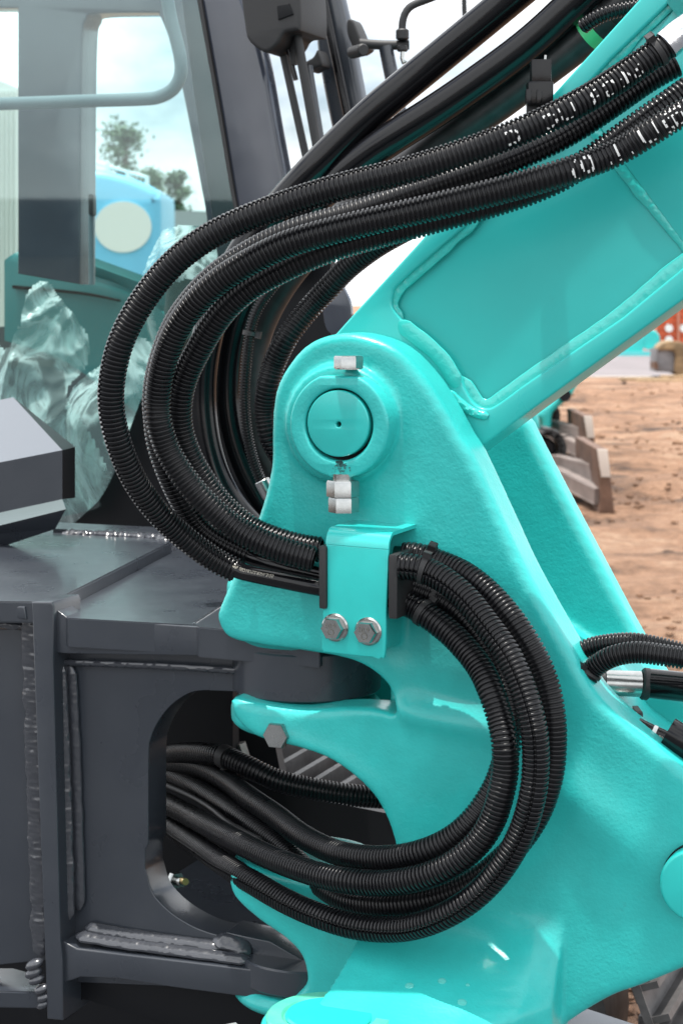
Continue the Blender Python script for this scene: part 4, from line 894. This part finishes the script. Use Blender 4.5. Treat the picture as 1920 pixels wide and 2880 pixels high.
plastic('plastic_wrap', [(150, 1130), (230, 1010), (330, 960), (420, 1000), (420, 1090), (380, 1200), (330, 1320), (290, 1400), (240, 1450), (190, 1475), (160, 1460), (180, 1320)], wc+.10, .05, 'crumpled clear plastic wrap hanging behind the outermost loop hose', 7)
plastic('plastic_wrap', [(375, 850), (400, 720), (440, 650), (500, 640), (600, 690), (620, 760), (520, 800), (430, 900), (440, 1060), (370, 1060)], wc+.22, .05, 'clear plastic wrap over the top of the dark seat', 4)
# bent dark cover in front of the window at the left
CV = thing('side_cover', 'dark faceted cover box with a sunlit pale top at the left edge', 'cover', MF.P(60, 1450, .5))
def prism_px(front, w0, w1): return plate(MF, [front], w0, w1, .003)
V = [MF.P(*q) for q in ((-150, 1117, .62), (38, 1117, .62), (176, 1266, .50), (-150, 1330, .50), (-150, 1474, .50), (176, 1404, .50), (212, 1257, .62), (212, 1400, .62))]
V[0] = V[1] + (V[3]-V[2])
link('cover_top', mesh([V[0], V[1], V[2], V[3]], [(0, 1, 2, 3)]), mat('sunlit_cover_top', (.13, .145, .165), .35, coat=.3), CV, smooth=None)  # dark grey cover too; sunlight on its top plane painted in as paler grey
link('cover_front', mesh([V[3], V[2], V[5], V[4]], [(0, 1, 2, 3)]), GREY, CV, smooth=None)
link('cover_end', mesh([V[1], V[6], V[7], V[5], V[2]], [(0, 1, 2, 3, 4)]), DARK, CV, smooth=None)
V2 = [MF.P(*q) for q in ((-150, 1474, .50), (176, 1404, .50), (186, 1432, .47), (-150, 1515, .47), (156, 1488, .50), (-150, 1590, .50))]
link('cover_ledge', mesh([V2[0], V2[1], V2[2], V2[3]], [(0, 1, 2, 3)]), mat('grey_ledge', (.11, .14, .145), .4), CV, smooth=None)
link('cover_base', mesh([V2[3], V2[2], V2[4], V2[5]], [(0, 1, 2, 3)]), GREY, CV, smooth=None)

# ================================================================== BACKGROUND LEFT
def fpl(name, loops, Y0, dep, m, parent=None, bev=0.0): return link(name, plate(FF, loops, Y0, Y0+dep, bev), m, parent)
WB = tag(fpl('white_building', [[(-900, 150), (-60, 200), (51, 247), (51, 1100), (-900, 1100)]], 14, 1.0, OFFW), 'pale flat-sided building at the far left edge seen through the window', 'building')
for k in range(9): link('wall_rib', plate(FF, [[(-60+k*13, 255), (-57+k*13, 255), (-57+k*13, 1000), (-60+k*13, 1000)]], 13.97, 14.0), OFFW, WB)
TK = thing('tank_truck', 'light blue tank truck with a large white disc on its side', 'truck', py(340, 1150, 25))
fpl('tank', [cr([(150, 560), (190, 500), (262, 478), (330, 488), (400, 512), (440, 535), (452, 570), (452, 850, 's'), (150, 850, 's')], 6)], 25, 2.2, BLUE, TK, .12)
fpl('white_disc', [circ(346, 638, 80, 72)], 24.97, .05, OFFW, TK)
link('hand_rail', join([cyl(py(225, 445, 25.5), py(420, 500, 25.5), .02, n=8)] + [cyl(py(x, y, 25.5), py(x, y+45, 25.5), .03, n=8) for x, y in ((256, 445), (303, 460), (360, 478), (414, 495))]), OFFW, TK)
fpl('chassis', [[(150, 850), (470, 850), (470, 880), (150, 880)]], 25, 2.2, BLUE, TK); fpl('mud_flap', [[(330, 800), (360, 790), (380, 810), (380, 880), (318, 880)]], 24.9, .1, DARK, TK)
for x in (246, 283): link('yellow_chock', ybox(x-9, 818, x+9, 850, 24.6, .3, .01), YELLOW, TK)
link('wheel', cyl(py(350, 930, 24.9), py(350, 930, 25.3), .45, n=32, bev=.05), TYRE, TK)
def lamp(x, y):
    return link('mirror_block', ybox(x-6, y-35, x+8, y+25, 3.9, .05, .005), RUBM, CB)
lamp(255, 580)
rod('lever_rod', (257, 600), (258, 800), .006, PALE, wc+.65)
tcount = 0
def tree(px_, ytop, Y, wpx, label, seed, grp='trees beyond the tank truck'):
    rr = random.Random(seed); base = py(px_, 900, Y); base.z = 0; top = py(px_, ytop, Y).z
    t = thing('tree', label, 'tree', base, grp)
    rw = wpx/FPX*Y/2; trunk = [cyl(Vector((base.x, base.y, 0)), Vector((base.x+.1, base.y, top*.95)), .16, .03, n=8)]
    V, F_ = [], []
    for c_ in range(34):
        h = top*(.45+.53*rr.random()); k = (1-(h/top-.45)/.6)**.7; a_ = rr.random()*6.28; d = rw*k*rr.uniform(.2, 1.1)
        cc = Vector((base.x+math.cos(a_)*d, base.y+math.sin(a_)*d, h)); trunk.append(cyl(Vector((base.x+.05, base.y, h-.3)), cc, .03, .01, n=5))
        for l in range(70):
            p_ = cc + Vector((rr.gauss(0, .22), rr.gauss(0, .22), rr.gauss(0, .16)))*rw*.9; s_ = rr.uniform(.04, .09); n0 = len(V)
            a1 = Vector((rr.gauss(0, 1), rr.gauss(0, 1), rr.gauss(0, 1))).normalized(); a2 = a1.orthogonal().normalized()
            V += [p_-a1*s_, p_-a2*s_*.6, p_+a1*s_, p_+a2*s_*.6]; F_.append((n0, n0+1, n0+2, n0+3))
    link('trunk', join(trunk), BARK, t); cr0 = link('crown', mesh(V, F_), LEAF, t, smooth=None)
tree(352, 335, 50, 190, 'tall ragged tree rising behind the blue tank, left of the others', 1)
tree(500, 480, 50, 120, 'smaller ragged tree right of the blue tank', 2)
tree(436, 470, 55, 110, 'thin tree just behind the right end of the blue tank', 3)
SH = thing('low_shed', 'low pale building beyond the tank truck', 'building', py(500, 870, 45))
fpl('shed_wall', [[(440, 640), (800, 650), (800, 1020), (440, 1020)]], 45, 6, OFFW, SH); fpl('shed_roof', [[(430, 590), (810, 600), (810, 655), (430, 645)]], 44.5, 7, mat('shed_roof_sheet', (.30, .33, .33), .6), SH)

WS = thing('workshop', 'beige workshop with a dark overhanging roof, seen only as a reflection in the cab', 'building', (-34, -26, 0))
fw = Fr(math.atan2(34, 26)+math.pi, Vector((-34, -26, 0)))
link('workshop_wall', plate_uz(fw, [[(-12, 0), (12, 0), (12, 2.5), (-12, 2.5)]], -6, 0), mat('beige_wall', (.42, .36, .29), .7), WS)
link('workshop_roof', plate_uz(fw, [[(-13, 2.5), (10.5, 2.5), (8.5, 3.7), (-13, 3.7)]], -7, 1.2), mat('black_roof', (.012, .012, .013), .5), WS)

# ================================================================== BACKGROUND RIGHT
OC = thing('shipping_container', 'orange shipping container with white round marks, at the right edge', 'container', py(1900, 990, 60))
fpl('container_body', [[(1842, 760), (2300, 760), (2300, 985), (1842, 985)]], 60, 2.5, ORANGE, OC)
for k in range(12): fpl('rail', [[(1842, 780+k*18), (2300, 780+k*18), (2300, 784+k*18), (1842, 784+k*18)]], 59.93, .07, mat('orange_rail', (.45, .08, .03), .6) if k == 0 else bpy.data.materials['orange_rail'], OC)
for x, y in ((1880, 923), (1921, 923), (1880, 956)): fpl('white_disc', [circ(x, y, 11, n=20)], 59.88, .05, OFFW, OC)
for x in (1842, 1904): fpl('post', [[(x, 760), (x+5, 760), (x+5, 985), (x, 985)]], 59.85, .1, mat('faded_orange', (.5, .22, .14), .6) if x == 1842 else bpy.data.materials['faded_orange'], OC)
tag(fpl('white_building', [[(1700, 880), (1841, 880), (1841, 975), (1700, 975)]], 75, 6, OFFW), 'white building beside the orange container', 'building')
FE = thing('far_machine', 'teal machine parts parked left of the orange container', 'machine', py(1780, 1000, 52))
link('drum', cyl(py(1826, 955, 52), py(1826, 955, 53), .28, n=28, bev=.03), TEALP, FE); fpl('body', [cr([(1735, 975), (1760, 945), (1790, 940), (1810, 950), (1806, 990), (1800, 1000), (1770, 1000), (1755, 985)], 4)], 52, .8, TEALP, FE, .03)
fpl('base_bar', [[(1640, 985), (1840, 990), (1840, 1002), (1640, 1002)]], 51.8, .6, mat('pale_teal', (.10, .55, .55), .5), FE)
JE = thing('engine_block', 'greyish dusty engine block standing on planks at the right edge', 'engine', py(1880, 1050, 37))
fpl('block', [[(1843, 982), (1895, 982), (1898, 1048), (1842, 1045)]], 37, .7, mat('dusty_grey', (.17, .17, .18), .7, colvar=.3, colscale=3), JE, .02)
fpl('manifold', [cr([(1850, 984), (1868, 962), (1900, 960), (1930, 975), (1950, 1050), (1898, 1052), (1896, 990)], 4)], 36.9, .6, mat('dusty_brown', (.22, .15, .08), .8, colvar=.4, colscale=3), JE, .03)
fpl('mount', [[(1838, 1018), (1848, 1018), (1850, 1040), (1838, 1036)]], 36.8, .5, RUST, JE)
for k, (x0, x1, y, Y) in enumerate(((1745, 1885, 1068, 35.6), (1790, 1960, 1072, 35.2), (1860, 1990, 1060, 36))):
    tag(link('plank', ybox(x0, y-4, x1, y+4, Y, .25, .005), WOOD), ['weathered plank lying furthest left near the engine block', 'weathered plank lying nearest below the engine block', 'weathered plank lying under the engine block at the right edge'][k], 'plank', 'planks lying under the engine block')
# two parked mini machines with dozer blades
def mini(dx, dy, Yb, sc, label):
    def q(x, y): return (1660+(x-1660)*sc+dx, 1440+(y-1440)*sc+dy)
    t = thing('mini_excavator', label, 'mini excavator', py(*q(1600, 1330), Yb+1.2), 'small excavators parked with their blades out')
    Y = Yb
    link('blade', join([plate(FF, [[q(1679, 1265), q(1706, 1265), q(1716, 1340), q(1722, 1400), q(1728, 1446), q(1684, 1444), q(1690, 1400), q(1682, 1330)]], Y, Y+1.3, .01)]), RUST, t)
    link('blade_edge', plate(FF, [[q(1678, 1264), q(1707, 1264), q(1716, 1342), q(1690, 1342)]], Y-.02, Y+.0, .002), mat('worn_edge_steel_%d' % int(Yb), (.55, .48, .42), .6), t)
    for (a_, b_, dz) in (((1560, 1330), (1684, 1395), 0), ((1556, 1298), (1684, 1330), .3)):
        p0, p1 = py(*q(*a_), Y+1.2+dz), py(*q(*b_), Y+.1+dz)
        d = (p1-p0).normalized(); sd = d.cross(up).normalized(); hh = .055
        link('arm', box((p0+p1)/2, (p1-p0)/2, sd*.04, d.cross(sd)*hh, .008), mat('dusty_steel_%d%d' % (int(Yb), int(dz*10)), (.20, .165, .15), .55, colvar=.3), t)
    # track: rubber loop with idler
    c0 = py(*q(1530, 1258), Y+1.7); rr = 47*sc/FPX*(Y+1.7)
    loop = cr([(c0.x+rr*math.cos(a_), c0.z+rr*math.sin(a_)) for a_ in np.linspace(-math.pi/2, math.pi/2, 9)] + [(c0.x-1.2, c0.z+rr), (c0.x-1.2-rr, c0.z), (c0.x-1.2, c0.z-rr)], 3)
    hole = [((x-c0.x)*(.78 if x > c0.x else .95)+c0.x, (z-c0.z)*.74+c0.z) for x, z in loop]
    tr_ = link('rubber_track', plate_uz(FF, [loop, hole], Y+1.55, Y+1.9, .01), TYRE, t)
    for a_ in np.linspace(-1.5, 1.5, 9): link('tread_bar', box(Vector((c0.x+rr*math.cos(a_), Y+1.72, c0.z+rr*math.sin(a_))), Vector((math.cos(a_), 0, math.sin(a_)))*.025, Vector((0, .17, 0)), Vector((-math.sin(a_), 0, math.cos(a_)))*.03), TYRE, tr_)
    link('idler', cyl(Vector((c0.x, Y+1.6, c0.z)), Vector((c0.x, Y+1.85, c0.z)), rr*.62, n=24, bev=.02), DARK, t)
    return t, q
t1, q1 = mini(0, 0, 13.2, 1.0, 'nearer small tracked excavator, its rusty dozer blade lowest in the yard')
t2, q2 = mini(-33, -132, 16.6, .78, 'farther small excavator with teal swing post, its blade seen above the nearer one')
link('swing_post', plate(FF, [cr([(1478, 1180, 's'), (1520, 1150), (1548, 1130), (1585, 1095), (1610, 1075, 's'), (1640, 1050, 's'), (1600, 1125), (1590, 1130), (1570, 1145), (1553, 1165), (1550, 1210, 's'), (1525, 1212, 's'), (1520, 1180), (1490, 1182)], 4)], 17.6, 18.1, .04), TEALP, t2)
link('post_boss', cyl(py(1587, 1112, 17.5), py(1587, 1112, 17.7), .06, n=20), DARK, t2)
link('upper_body', plate(FF, [cr([(1380, 1000, 's'), (1560, 1010, 's'), (1560, 1150), (1500, 1180), (1380, 1180, 's')], 4)], 18.2, 19.2, .05), TEALP, t2)
link('upper_body', plate(FF, [cr([(1330, 1120, 's'), (1500, 1130, 's'), (1510, 1230), (1330, 1240, 's')], 4)], 15.3, 16.2, .05), TEALP, t1)
